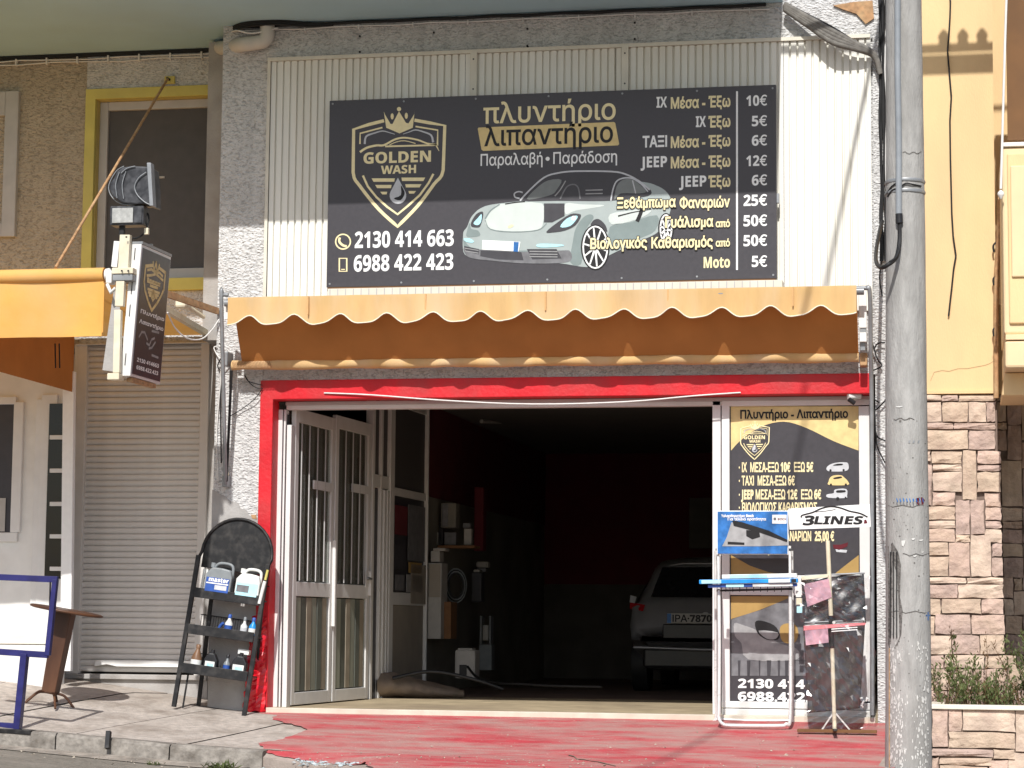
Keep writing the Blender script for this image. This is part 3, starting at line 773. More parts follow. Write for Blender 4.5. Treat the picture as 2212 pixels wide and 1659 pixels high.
for w_, g_, pr, a, b, c, d, y, yp in rows:
    line(w_, a, b, y, 23, m_whitep); line(g_, c, 1578, y, 23, m_gold2); line(pr, d, 1657, yp, 22, m_whitep, 'price')
T2 = YS-.0125
def line2(s, x0, x1, yb, cap):
    line(s, x0-1.5, x1+1.5, yb, cap, m_blackp, 'lettering_shadow', .085, T2+.0015); line(s, x0, x1, yb, cap, m_gold2, Y=T2)
line2('Ξεθάμπωμα', 1333, 1460, 448, 22); line('Φαναριών', 1468, 1577, 448, 22, m_gold2, Y=T2)
line2('Γυάλισμα', 1437, 1541, 490, 22); line('από', 1546, 1577, 490, 15, m_gold2, Y=T2)
line2('Βιολογικός', 1275, 1398, 536, 22); line2('Καθαρισμός', 1407, 1540, 534, 22); line('από', 1546, 1577, 532, 15, m_gold2, Y=T2)
line('Moto', 1520, 1577, 578, 23, m_gold2)
for s_, x_, y_ in (('25€',1606,444),('50€',1606,488),('50€',1606,531),('5€',1624,576)): line(s_, x_, 1657, y_, 23, m_whitep, 'price')
poly(MB(), [(1590,197),(1594,197),(1594,583),(1590,583)], T).build('divider', m_whitep, sg)
line('2130 414 663', 766, 980, 533, 35, m_whitep, 'phone_number', .03); line('6988 422 423', 764, 979, 584, 35, m_whitep, 'phone_number', .03)
ic = MB(); stroke(ic, circ(741,522,16), 3, T, closed=True)
stroke(ic, cr2([(734,513),(733,522),(741,530),(749,532)],3), 5, T); build_ic = ic.build('phone_icon', m_gold2, sg)
ic = MB(); stroke(ic, [(733,558),(749,558),(749,586),(733,586)], 3.4, T, closed=True); stroke(ic, [(737,582),(745,582)], 2, T); ic.build('mobile_icon', m_gold2, sg)
# title: brush letters, gold panel
line('πλυντήριο', 1044, 1330, 262, 45, m_gold2, 'title', .012)
poly(MB(), [(1032,278),(1034,275.5),(1326,263.5),(1329,265.5),(1337.5,311),(1335,314),(1044,326),(1040,323)], T).build('gold_panel', m_gold, sg)
line('λιπαντήριο', 1046, 1324, 311, 44, m_blackp, 'title', .014, Y=YS-.004)
line('Παραλαβή', 1038, 1172, 356, 25, m_whitep, bold=.012); line('Παράδοση', 1195, 1333, 352, 25, m_whitep, bold=.012)
poly(MB(), circ(1183,343,4.6,10), T).build('lettering', m_whitep, sg)
emblem(sg, lambda x, y: (691.3+x*.2344, 172.8+y*.2344), T, .2344)
# printed car
q = lambda x, y: (950.4+x*.1953, 345.6+y*.1953)
cp = MB(); Yc = T
poly(cp, cr2([(255,850),(262,790),(300,740),(335,650),(380,590),(440,540),(560,495),(880,455),(1000,440),(1300,430),(1700,430),(1900,400),(2120,250),(2290,250),(2400,285),(2480,330),(2540,400),(2560,500),(2500,700),(2380,820),(2200,900),(1860,1060),(1700,1170),(1560,1180),(1300,1140),(900,1142),(560,1110),(380,1090),(275,1045),(252,950)],3,True), Yc, q)
car_p = cp.build('car_print', m_carbody, sg)
def cpart(name, m, pts, lay, smooth=True, k=3):
    poly(MB(), cr2(pts, k, True) if smooth else pts, T-.0012*lay, q).build(name, m, car_p)
def cline(name, m, pts, w, lay, w1=None, closed=False):
    stroke(MB(), cr2([q(*p) for p in pts], 4, closed), w, T-.0012*lay, None, w1, closed).build(name, m, car_p)
cpart('printed_cabin', m_carglass, [(885,450),(990,345),(1160,195),(1320,145),(1520,128),(1900,130),(2060,165),(2200,240),(2330,330),(2300,400),(2000,440),(1800,455),(1300,452)], 1)
cline('printed_roof_line', m_silver, [(885,450),(980,345),(1150,195),(1300,145),(1500,124),(1900,128),(2060,160),(2200,232),(2320,330)], 3.5, 2)
cpart('printed_windscreen', m_carglass2, [(960,430),(1080,300),(1200,225),(1345,220),(1290,330),(1240,380),(1100,420)], 2)
cpart('printed_side_window', m_carglass2, [(1930,440),(1955,290),(2030,215),(2130,215),(2230,290),(2280,350),(2200,370),(2000,370)], 2)
cline('printed_pillar', m_silver, [(1890,450),(1910,340),(1950,240),(2030,200),(2130,205),(2230,270),(2300,350)], 3, 3)
cline('printed_pillar', m_silver, [(2130,225),(2165,370)], 2.5, 3)
cline('printed_seat', m_greyp, [(1330,430),(1400,300),(1480,270),(1530,310),(1550,430)], 3, 3)
cline('printed_seat', m_lgreyp, [(1610,335),(1800,330)], 2.5, 3); cline('printed_seat', m_lgreyp, [(1610,375),(1800,370)], 2.5, 3)
cline('printed_wheel_rim', m_lgreyp, [(1270,400),(1330,330),(1390,230)], 2.5, 3)
cline('printed_mirror', m_silver, [(880,425),(830,410),(825,370),(870,350),(915,360)], 3, 2)
cpart('printed_bumper', m_greyp, [(268,960),(440,990),(900,1015),(1340,1000),(1440,1010),(1450,1110),(1300,1142),(900,1142),(560,1112),(380,1092),(290,1055)], 1.5)
cpart('printed_flank', m_carshade, [(1580,640),(1660,600),(1700,640),(1620,760),(1590,900),(1560,1150),(1440,1130),(1470,900),(1500,760)], 1.25)
cpart('printed_flank', m_carshade, [(300,780),(330,690),(345,760),(420,780),(440,840),(300,850)], 1.25)
cpart('printed_bonnet', m_carlight, [(500,660),(600,520),(700,485),(1130,480),(1140,690),(1080,770),(800,790),(560,760)], 1)
poly(MB(), [(1150,480),(1378,480),(1378,620),(1240,690),(1150,690)], T-.0012*2, q).build('printed_panel', m_carglass, car_p)
cpart('printed_highlight', m_carlight, [(1390,480),(1560,490),(1820,500),(1700,530),(1500,560),(1392,600)], 1)
cpart('printed_highlight', m_carlight, [(1880,600),(2100,560),(2330,520),(2300,600),(2100,680),(1900,710)], 1)
cpart('printed_shade', m_carshade, [(520,1010),(330,960),(262,870),(262,960),(280,1030),(420,1085),(900,1130),(1430,1125),(1440,1040),(1000,1000)], 1)
cpart('printed_shade', m_carshade, [(1880,740),(2100,690),(2400,610),(2380,780),(2200,870),(1900,1000)], 1)
cline('printed_seam', m_carshade, [(500,650),(560,560),(660,490)], 3, 2)
cline('printed_seam', m_carshade, [(500,660),(560,765),(800,795),(1080,775),(1180,700)], 1.6, 2)
cline('printed_seam', m_blackp, [(720,488),(830,470),(940,460)], 2.5, 2)
cline('printed_seam', m_blackp, [(1970,620),(2150,575),(2340,545)], 3, 3, 1)
cpart('printed_headlight', m_carglass, [(1175,795),(1300,690),(1440,600),(1530,595),(1560,620),(1500,720),(1380,780),(1250,800)], 3)
cpart('printed_headlight', m_bluelight, [(1330,740),(1400,650),(1500,615),(1520,640),(1440,730)], 4)
cpart('printed_headlight', m_whitep, [(1465,620),(1500,625),(1495,665),(1455,660)], 5)
cpart('printed_headlight', m_carglass, [(350,735),(345,690),(400,600),(470,570),(475,630),(445,730),(410,745)], 3)
cpart('printed_headlight', m_bluelight, [(370,700),(420,640),(460,600),(455,680),(420,720)], 4)
cpart('printed_daylight', m_bluelight, [(262,870),(330,868),(372,895),(360,915),(290,905)], 3)
cpart('printed_daylight', m_bluelight, [(1065,950),(1110,925),(1350,935),(1340,955),(1130,968)], 3)
cpart('printed_grille', m_carglass, [(265,950),(430,985),(430,1045),(290,1010)], 2, False)
cpart('printed_grille', m_carglass, [(450,1000),(900,1020),(925,1110),(640,1100),(445,1065)], 2, False)
cpart('printed_grille', m_carglass, [(960,985),(1290,985),(1345,1090),(1020,1100)], 2, False)
for y in (1010,1040,1068): cline('printed_slat', m_lgreyp, [(990,y),(1300,y+4)], 1.8, 3)
for y in (975,1005): cline('printed_slat', m_lgreyp, [(275,y),(425,y+25)], 1.6, 3)
poly(MB(), [(470,885),(890,905),(870,1012),(465,990)], T-.0012*4, q).build('printed_plate', m_whitep, car_p)
poly(MB(), [(815,905),(872,908),(862,1016),(812,1012)], T-.0012*5, q).build('printed_plate_band', m_bluep, car_p)
poly(MB(), cr2([(752,730),(790,712),(815,722),(790,745),(760,752)],2,True), T-.0012*3, q).build('printed_badge', m_gold2, car_p)
for cx, cy, rx, ry in ((1718,965,142,238),(2500,760,70,160)):
    poly(MB(), circ(cx,cy,rx+18,24,ry+14), T-.0012*2, q).build('printed_tyre', m_blackp, car_p)
    w = MB(); stroke(w, circ(cx,cy,rx-8,24,ry-8), 3.2, T-.0012*3, q, closed=True)
    for k in range(10):
        t = R(36*k+10); stroke(w, [(cx+rx*.15*math.cos(t), cy+ry*.15*math.sin(t)), (cx+rx*.9*math.cos(t), cy+ry*.9*math.sin(t))], 4.5, T-.0012*3, q, 3)
    w.build('printed_rim', m_whitep, car_p)
cline('printed_vent', m_blackp, [(2240,520),(2215,600),(2180,680)], 8, 3)
cpart('printed_arch', m_carglass, [(1665,720),(1700,665),(1760,655),(1830,720),(1850,800),(1790,740),(1720,715)], 2)

# ================================================================== MAIN AWNING
aw = thing('shop_awning', 'raised orange awning with wavy valance over the red garage door surround', 'awning', (-3.5, -.3, 3.0))
Yv = -.55
vx0 = P(492, 640, Yv).x; vx1 = P(1850, 617, Yv).x
zt_ = P(1200, 629, Yv).z
m_seam = mat('awning_seam', (.60,.36,.16), .8, .1, 20)
def scallop(mb, x0, x1, ztop, zmean, amp, Y, nw, ph=0, n=220, wav=.012):
    V = []
    for i in range(n+1):
        t = i/n; X = lerp(x0, x1, t); a = (t*nw+ph)
        z = zmean - amp*(math.sin(2*math.pi*a)); z -= amp*.25*math.sin(4*math.pi*a+1.2)
        w = wav*math.sin(X*9)+wav*.7*math.sin(X*23+1)
        V += [Vector((X, Y+w*.4, ztop)), Vector((X, Y+w, lerp(ztop, z, .5))), Vector((X, Y-.01+w*1.4, z))]
    F = []
    for i in range(n):
        for k in (0, 1): F.append((i*3+k, i*3+k+1, i*3+4+k, i*3+3+k))
    mb.add(V, F, True); return [V[i*3+2] for i in range(n+1)]
mb = MB(); zv = P(1200, 683, Yv).z
edge = scallop(mb, vx0, vx1, zt_, zv, .042, Yv, 13.2, .28)
val = mb.build('valance', m_awn, aw)
for k in range(5):
    X = lerp(vx0, vx1, (k+.7)/5.2); MB().box(X-.006, X+.006, Yv-.006-.012, Yv+.004, zv+.05, zt_-.004).build('seam', m_seam, val)
MB().tube([p+Vector((0,-.003,0)) for p in edge], .006, 5).build('piping', m_hem, val)
MB().tube([(vx0-.04, Yv+.045, zt_-.042), (vx1+.06, Yv+.045, zt_-.042)], .032, 12).build('front_bar', m_greymetal, aw)
a_ = P(1200, 614, -.24).z; b_ = P(1200, 630, -.24).z
box('cover_board', m_corr_trim, aw, P(708,620,-.24).x, P(1690,620,-.24).x, -.24, -.06, b_-.06, a_, .003)
for k in range(58): MB().box(P(712+k*16.8,620,-.24).x, P(714+k*16.8,620,-.24).x, -.2425, -.2402, b_, a_-.004).build('cover_joint', m_ygrey, aw)
# cloth between roller on the wall and raised front bar
zr = P(1200, 779, -.2).z
mb = MB(); n = 60; V = []; F = []
for i in range(n+1):
    t = i/n; X = lerp(vx0+.03, vx1-.0, t)
    for k in range(6):
        u = k/5; V.append(Vector((X, lerp(Yv+.05, -.20, u)-.035*math.sin(math.pi*u)*(.6+.4*math.sin(X*1.3)), lerp(zt_-.02, zr+.03, u)+.004*math.sin(X*6+u*4))))
for i in range(n):
    for k in range(5): F.append((i*6+k, i*6+k+1, (i+1)*6+k+1, (i+1)*6+k))
mb.add(V, F, True).build('cloth', m_awn_shade, aw)
# roller with cloth wound round it, ragged at the left end
V = []; F = []; n = 90; m_ = 14
for i in range(n+1):
    t = i/n; X = lerp(P(500,779,-.2).x, vx1, t)
    for j in range(m_):
        a = 2*math.pi*j/m_; rr = .044+.004*math.sin(X*7+a*2)+.002*math.sin(X*31)
        V.append(Vector((X, -.17+rr*math.cos(a), zr+rr*math.sin(a))))
for i in range(n):
    for j in range(m_): F.append((i*m_+j, i*m_+(j+1)%m_, (i+1)*m_+(j+1)%m_, (i+1)*m_+j))
rl = MB().add(V, F, True).build('roller', m_awn, aw)
mb = MB()
for k in range(26):
    X = P(503+k*3.2, 779, -.2).x; mb.bar((X, -.224, zr+.028), (X+.022, -.222, zr-.03), .006, .006)
mb.build('lacing', m_rust, rl)
# drop arms
for side, px in ((-1, 481), (1, 1876)):
    a = P(px, 646 if side < 0 else 625, -.5); b = P(px+6 if side < 0 else px+1, 1046 if side < 0 else 1560, -.09)
    arm = MB()
    if side < 0:
        arm.tube(smoothpath([a+Vector((.05,0,.035)), a+Vector((.0,0,.035)), a+Vector((-.012,0,0)), P(484,900,-.28), b], 5), .018, 8)
        o = arm.build('drop_arm', m_greymetal, aw)
        MB().tube([P(500,800,-.2), P(497,870,-.16), P(489,1040,-.10)], .013, 8).build('brace_rod', m_rubber, aw)
        MB().obox(Matrix.Translation(P(489,1040,-.05)), .05,.10,.10).build('wall_bracket', m_greymetal, aw, .006)
        MB().obox(Matrix.Translation(P(489,1026,-.06)), .03,.05,.05).build('bolt', m_cream, aw)
        MB().obox(Matrix.Translation(P(493,777,-.13)), .05,.16,.13).build('roller_bracket', m_greymetal, aw, .01)
    else:
        arm.tube(smoothpath([a+Vector((-.10,0,.01)), a+Vector((-.02,0,.01)), a+Vector((.01,.01,-.03)), P(1881,760,-.3), P(1883,900,-.12), P(1884,1400,-.09), P(1884,1545,-.09)], 6), .019, 8)
        arm.build('drop_arm', m_greymetal, aw)
        MB().obox(Matrix.Translation(P(1866,778,-.13)), .06,.16,.11).build('roller_bracket', m_rust, aw, .01)
# white cover profile at right end
def fbox(name, m, x0, y0, x1, y1, Y, d, parent, bev=.003, label=None):
    a = P(x0, (y0+y1)/2, Y); b = P(x1, (y0+y1)/2, Y); zt0 = P((x0+x1)/2, y0, Y).z; zb0 = P((x0+x1)/2, y1, Y).z
    return box(name, m, parent, a.x, b.x, Y, Y+d, zb0, zt0, bev, label)
fbox('end_profile', m_white, 1855, 628, 1872, 708, -.34, .04, aw)
fbox('end_profile', m_white, 1857, 718, 1872, 738, -.34, .04, aw)
fbox('end_profile', m_greymetal, 1858, 708, 1871, 718, -.33, .03, aw)
fbox('end_profile', m_greymetal, 1858, 738, 1869, 757, -.30, .03, aw)
fbox('end_profile', m_white, 484, 650, 492, 690, -.47, .03, aw)
# small tangled wires at the left end
wr_ = thing('loose_wires', 'thin black loose wires hanging at the top left corner of the red surround', 'wires', tuple(P(540,830,-.05)))
for pts in ([(528,809,-.03),(535,822,-.05),(550,828,-.06),(567,832,-.05)], [(530,812,-.03),(540,828,-.06),(555,838,-.06),(566,838,-.05)], [(567,838,-.05),(550,862,-.05),(520,885,-.03),(498,898,-.05)]):
    MB().tube(smoothpath([P(*p) for p in pts]), .004, 5).build('wire', m_rubber, wr_)
wr2 = thing('tangled_cable', 'white and black tangled cable behind the left awning arm', 'cable', tuple(P(480,780,-.04)))
MB().tube(smoothpath([P(470,748,-.02), P(462,752,-.03), P(476,775,-.05), P(492,765,-.1), P(478,800,-.05), P(476,830,-.03), P(470,900,-.02), P(468,960,-.01), P(472,1040,-.012)]), .006, 5).build('wire', m_wcable, wr2)
MB().tube(smoothpath([P(474,742,-.03), P(484,760,-.1), P(470,790,-.03), P(482,812,-.05), P(476,860,-.03), P(478,1000,-.02)]), .006, 5).build('wire', m_rubber, wr2)

# ================================================================== LEFT AWNING
la = thing('extended_awning', 'fully extended bright orange awning with straight valance at the far left', 'awning', (-9, -1.5, 3.2))
Ya = -2.1
c0 = P(225, 582, Ya); x_r = c0.x; c1z = P(100, 600, Ya).z
vt = P(110, 608, Ya).z; vb = P(110, 728, Ya).z; tz = P(110, 583, Ya).z
mb = MB(); V = []; F = []; n = 40
for i in range(n+1):
    X = lerp(-11.5, x_r-.0, i/n)
    for k in range(5):
        z = lerp(vt+.01, vb, k/4); V.append(Vector((X, Ya+.008*math.sin(X*5)+.012*math.sin(X*11+k)*k/4, z)))
for i in range(n):
    for k in range(4): F.append((i*5+k, i*5+k+1, (i+1)*5+k+1, (i+1)*5+k))
v2 = mb.add(V, F, True).build('valance', m_awn2, la)
fbox('valance_hem', m_awn2, 213, 612, 224, 718, Ya-.012, .008, la, 0)
MB().lathe(P(202,785-31,Ya-.02) if False else P(201,744-22,Ya-.02), [(.012,0),(.012,.01)], 10, 'y')
MB().tube([(-11.5, Ya+.02, (vt+tz)/2+.0), (x_r, Ya+.02, (vt+tz)/2)], (tz-vt)/2+.012, 14).build('front_bar', m_awn2, la)
MB().lathe((x_r+.01, Ya+.02, (vt+tz)/2), [(.05,0),(.055,.03),(.03,.05)], 14, 'x').build('end_cap', m_white, la)
back = P(470, 668, 0); xb = x_r+.0
MB().add([(-11.5,Ya+.03,tz-.01),(x_r-.02,Ya+.03,tz-.01),(x_r-.02,YL-.02,3.40),(-11.5,YL-.02,3.40)], [(0,1,2,3)]).build('cloth', m_awn2, la)
MB().bar((x_r-.005,Ya+.05,tz-.03),(P(470,672,-.02).x, -.02, P(470,672,-.02).z), .03, .055).build('side_rail', m_rust, la)
MB().bar((x_r-.02,Ya+.6,tz-.06),(x_r+.02, YL-.05, 3.36), .05, .05).build('folding_arm', m_cream, la)
a = P(395, 655, -.4); MB().obox(Matrix.Translation(a), .10,.14,.09).build('arm_joint', m_cream, la, .02)
MB().tube([P(395,655,-.4), P(440,685,-.1)], .02, 8).build('arm_joint', m_cream, la)
# brown hanging side curtain towards the wall
XC = P(158,830,-.1).x
MB().add([(XC,-2.15,2.80),(XC,-.1,2.79),(XC,-.1,3.3),(XC,-2.15,3.4)], [(0,1,2,3)]).build('side_curtain', m_awn_shade, la)
for px in (119, 128): MB().tube([P(px,742,-1.2), P(px+1,795,-1.2)], .006, 6).build('pull_cord', m_rubber, la)
# stay rod from wall to awning
ro = thing('stay_rod', 'thin rusty steel stay rod slanting down across the yellow window', 'rod', tuple(P(240,380,-.7)))
hk = P(367, 173, YL-.03); hb = P(120, 578, Ya+.0)
MB().tube([hk+Vector((0,-.06,0)), hb], .012, 8).build('rod', m_rust, ro)
MB().obox(Matrix.Translation(hk), .10,.03,.07).build('wall_plate', m_yellow, ro, .004)
MB().tube([hk, hk+Vector((0,-.08,0))], .012, 8).build('hook', m_rubber, ro)

# ================================================================== PROJECTING LIGHT BOX
bx = thing('projecting_sign', 'narrow tilted black light box sign projecting over the roller shutter', 'sign', tuple(P(290,820,-2.2)))
C = {}
Yn, Yf = -2.28, -1.62
tn = P(306, 527, Yn); bn = P(281, 812, Yn); tf_ = P(370, 544, Yf); bf = P(344, 820, Yf)
# true flat panel: near edge gives tilt; far edge parallel
dv = (tn-bn); w_ = Vector((0, Yf-Yn, 0)); W0 = .085
O = bn.copy(); U = w_; Vv = dv; X_ = Vector((-W0, 0, 0))
xs_ = (tf_.x-tn.x); U = Vector((xs_, Yf-Yn, 0))
def bp(u, v, w=0): return O+U*u+Vv*v+X_*w
def slab(u0, u1, v0, v1, w0, w1): 
    return MB().add([bp(u0,v0,w0),bp(u1,v0,w0),bp(u1,v0,w1),bp(u0,v0,w1),bp(u0,v1,w0),bp(u1,v1,w0),bp(u1,v1,w1),bp(u0,v1,w1)], [(0,3,2,1),(4,5,6,7),(0,1,5,4),(1,2,6,5),(2,3,7,6),(3,0,4,7)])
slab(0,1,0,1,0,1).build('housing', m_alu, bx, .004)
slab(.04,.97,.02,.975,-.06,0).build('face', m_sign, bx)
slab(.0,1.0,1.0,1.02,-.08,1.0).build('top_rail', m_greymetal, bx)
slab(.1,.9,-.035,-.005,.1,.6).build('bottom_bar', m_rust, bx)
slab(.45,.5,1.02,1.05,.4,.6).build('lifting_eye', m_greymetal, bx)
for v in (.08,.45,.62,.88): slab(-.008,0,v,v+.09,.55,.62).build('slot', m_blackp, bx)
def face_xy(x, y):
    """drawing on the side face: x 0..1 along depth, y 0..1 from the foot"""
    return bp(.04+.93*x, .02+.955*y, -.075)
def face_map(mb, m, name):
    return mb.build(name, m, bx)
def ftext(s, x0, x1, yb, h, m, name='lettering'):
    V, F = text_mesh(s, .03); xs = [v.x for v in V]; a, b = min(xs), max(xs); k = (x1-x0)/(b-a)
    MB().add([face_xy(x0+(v.x-a)*k, yb+v.y*h/.7) for v in V], F).build(name, m, bx)
ftext('Πλυντήριο', .10, .95, .49, .030, m_whitep); ftext('Λιπαντήριο', .08, .95, .41, .030, m_whitep)
ftext('2130 414663', .12, .90, .105, .030, m_whitep, 'phone_number'); ftext('6988.422.423', .12, .90, .045, .030, m_whitep, 'phone_number')
# emblem strokes on the face
def fstroke(mb, pts, w, closed=False):
    n = len(pts); asp = 1.09/.66
    for i in range(n if closed else n-1):
        a = pts[i]; b = pts[(i+1)%n]; dx, dy = (b[0]-a[0]), (b[1]-a[1])*asp; l = math.hypot(dx, dy) or 1
        nx, ny = -dy/l*w/2, dx/l*w/2/asp; ex, ey = dx/l*w*.3, dy/l*w*.3/asp
        mb.add([face_xy(a[0]+nx-ex,a[1]+ny-ey),face_xy(b[0]+nx+ex,b[1]+ny+ey),face_xy(b[0]-nx+ex,b[1]-ny+ey),face_xy(a[0]-nx-ex,a[1]-ny-ey)], [(0,1,2,3)])
fe = MB(); sx = lambda x: .13+(x-305)/845*.72; sy = lambda y: .94-(y-250)/1100*.40
pm = lambda L: [(sx(x), sy(y)) for x, y in L]
fstroke(fe, pm([(590,375),(310,455),(305,800),(370,980),(540,1190),(715,1350),(900,1160),(1050,960),(1140,800),(1150,420),(870,370)]), .045)
for L in ([(400,520),(560,470),(690,500)],[(1040,520),(900,470),(770,500)],[(600,300),(640,440),(730,490),(830,440),(865,300)],[(680,440),(728,270),(790,440)],[(400,640),(600,590),(760,530),(920,570),(1080,610)],
          [(430,700),(480,700)],[(520,720),(600,720)],[(640,720),(720,720)],[(760,720),(840,720)],[(880,720),(960,720)],[(430,760),(960,745)],[(560,830),(880,820)],[(475,920),(970,915)],[(508,985),(935,980)],[(555,1042),(885,1038)],[(718,900),(650,1060),(718,1130),(790,1060),(718,900)]):
    fstroke(fe, pm(L), .035)
fe.build('emblem', m_gold, bx)
fc = MB()
for L in ([(.12,.30),(.2,.345),(.3,.35),(.42,.30)],[(.40,.27),(.5,.26),(.56,.31),(.66,.33)],[(.5,.235),(.6,.25),(.7,.30)],[(.55,.38),(.8,.385)],[(.62,.19),(.85,.185)]): fstroke(fc, L, .03)
fc.build('car_drawing', m_lgreyp, bx)
# carrier posts
ps = thing('sign_bracket', 'cream and white steel bracket posts holding the projecting light box', 'bracket', tuple(P(270,800,-2.32)))
def strip(pts, w, Y, d, name, m, parent):
    """flat steel in the picture plane following px points"""
    mb = MB()
    for (a, b) in zip(pts, pts[1:]): mb.bar(P(a[0],a[1],Y), P(b[0],b[1],Y), w, d)
    return mb.build(name, m, parent, .003)
strip([(272,508),(268,580)], .085, -2.32, .05, 'upper_plate', m_cream, ps)
strip([(255,522),(249,578)], .05, -2.25, .06, 'white_plate', m_white, ps)
strip([(262,608),(259,662)], .07, -2.33, .05, 'middle_post', m_cream, ps)
strip([(256,670),(253,806)], .055, -2.33, .05, 'lower_post', m_cream, ps)
fbox('clamp', m_cream, 241, 578, 287, 591, -2.37, .12, ps, .005)
fbox('clamp', m_greymetal, 243, 592, 286, 606, -2.36, .12, ps, .005)
fbox('foot_clamp', m_cream, 231, 806, 257, 820, -2.36, .12, ps, .006)
fbox('awning_joint', m_white, 228, 585, 241, 612, -2.25, .10, ps, .01)
MB().tube([P(232,615,-2.25), P(240,632,-2.3), P(250,622,-2.3)], .015, 8).build('hook', m_white, ps)
for x, y in ((273,512),(263,585),(277,585)): MB().obox(Matrix.Translation(P(x,y,-2.385)), .012,.01,.012).build('bolt', m_blackp, ps)
# second grey box behind
b0 = P(246, 620, -2.1); b1 = P(222, 806, -2.1)
gb = thing('grey_box_sign', 'slim grey sheet metal box behind the cream bracket post', 'box', tuple(b1))
MB().add([P(246,624,-2.2),P(262,624,-2.2),P(251,804,-2.2),P(221,800,-2.2), P(246,624,-2.0),P(262,624,-2.0),P(251,804,-2.0),P(221,800,-2.0)], [(0,1,2,3),(7,6,5,4),(0,4,5,1),(1,5,6,2),(2,6,7,3),(3,7,4,0)]).build('casing', m_smooth, gb, .004)
# floodlights
fl = thing('large_floodlight', 'large black ribbed floodlight on top of the projecting sign bracket', 'floodlight', tuple(P(285,448,-2.2)))
def pv(x, y, Y): return P(x, y, Y)
D_ = [(246,384),(252,370),(264,361),(285,358),(326,360),(331,446),(312,440),(290,441),(262,438),(244,426),(236,410),(238,394)]
L0 = [P(x,y,-2.36) for x,y in D_]; n = len(L0)
V = [Vector((p.x,-2.36,p.z)) for p in L0]+[Vector((p.x,-2.16,p.z)) for p in L0]
MB().add(V, [tuple(range(n)), tuple(range(2*n-1,n-1,-1))]+[(i,i+n,(i+1)%n+n,(i+1)%n) for i in range(n)]).build('drum', m_floorlamp, fl, .012)
for k in range(2):
    Yk = -2.33+k*.03; x_ = k*0
    MB().tube(smoothpath([P(268,359,Yk), P(252,369,Yk), P(238,392,Yk), P(235,410,Yk), P(244,428,Yk), P(262,440,Yk), P(290,443,Yk)]), .005, 5).build('rib', m_greymetal, fl)
for k in range(2):
    x_ = 250+k*14; MB().tube(smoothpath([P(x_+8,372-k*2,-2.372), P(x_,398,-2.375), P(x_+3,428+k,-2.372)]), .004, 5).build('rib', m_greymetal, fl)
MB().tube(smoothpath([P(316,372,-2.375), P(300,384,-2.375), P(291,402,-2.375), P(296,420,-2.375), P(312,436,-2.375), P(326,443,-2.37)]), .005, 6).build('face_arc', m_greymetal, fl)
MB().tube(smoothpath([P(262,374,-2.372), P(274,364,-2.372), P(292,359,-2.372)]), .005, 6).build('face_arc', m_greymetal, fl)
MB().prism([(P(325,356,-2.3).x,P(325,356,-2.3).z),(P(334,356,-2.3).x,P(334,356,-2.3).z),(P(339,449,-2.3).x,P(339,449,-2.3).z),(P(331,449,-2.3).x,P(331,449,-2.3).z)], -2.39, -2.31).build('front_frame', m_greymetal, fl, .005)
sf = thing('small_floodlight', 'small grey glass floodlight under the large black one', 'floodlight', tuple(P(273,484,-2.3)))
fbox('housing', m_floorlamp, 237, 444, 310, 486, -2.34, .14, sf, .01)
fbox('glass', mat('milky_lamp_glass', (.40,.40,.38), .25, .2, 30), 242, 449, 287, 481, -2.352, .012, sf, .002)
fbox('glass', m_floorlamp, 289, 449, 306, 481, -2.352, .012, sf, .002, label='dark right part of the lamp glass')
fbox('stem', m_rubber, 257, 486, 267, 510, -2.3, .04, sf)
MB().tube(smoothpath([P(313,455,-2.25), P(322,470,-2.25), P(314,500,-2.25), P(300,512,-2.25), P(286,515,-2.25)]), .007, 6).build('lamp_cable', m_rubber, sf)
fbox('connector', m_cream, 311, 492, 320, 506, -2.27, .03, sf, .003)

# ================================================================== CABLES AND PIPE ON THE SOFFIT LINE
c1 = thing('twin_white_cable', 'pair of thin white cables clipped along the soffit at upper left', 'cable', (-8, .7, 6.0))
for dz in (-.055, -.085):
    MB().tube([Vector((-14+k*.35, YL-.02-.01*math.sin(k*1.7), ZS+dz+.008*math.sin(k*2.1+dz*90))) for k in range(23)], .0075, 5).build('cable', m_wcable, c1)
for k in range(9): box('clip', m_wcable, c1, -9.1+k*.31, -9.085+k*.31, YL-.04, YL, ZS-.10, ZS-.035)
box('shadow_gap', m_rubber, c1, -14, -6.7, YL-.03, YL, ZS-.038, ZS-.003, label='black strip standing in for the shaded gap above the white pair')  # solid black strip in place of the shade along the soffit
c2 = thing('long_white_cable', 'white cable with clips running under the slab above the sign', 'cable', (-3.7, -.02, 6.0))
MB().tube([Vector((-6.32+k*.3, -.02, ZS-.055+.006*math.sin(k*2.3))) for k in range(17)], .008, 5).build('cable', m_wcable, c2)
for k in range(9): box('clip', m_wcable, c2, -5.7+k*.5, -5.688+k*.5, -.035, -.005, ZS-.085, ZS-.045)
MB().tube([Vector((-6.35+k*.3, -.03, ZS-.022+.004*math.sin(k*3.3))) for k in range(17)], .014, 6).build('black_cable', m_rubber, c2)
pp = thing('drain_pipe', 'dirty white pvc drain pipe elbow under the slab', 'pipe', tuple(P(525,90,.3)))
MB().tube(smoothpath([P(470,103,.60), P(486,103,.30), P(520,97,-.06), P(552,92,-.08), P(570,88,-.08), P(577,74,-.08), P(577,52,-.08)], 6), .066, 14).build('pipe', m_pipe, pp)
for x, y in ((505,100),(521,97),(566,90)):
    a = P(x,y,-.05 if x > 510 else .1); b = P(x+3,y-.4,-.06 if x > 510 else .07); MB().tube([a, b], .069, 14).build('joint_ring', m_pipe, pp)
c3 = thing('black_cable_bundle', 'black cables bunched above the white drain pipe', 'cable', tuple(P(560,50,-.1)))
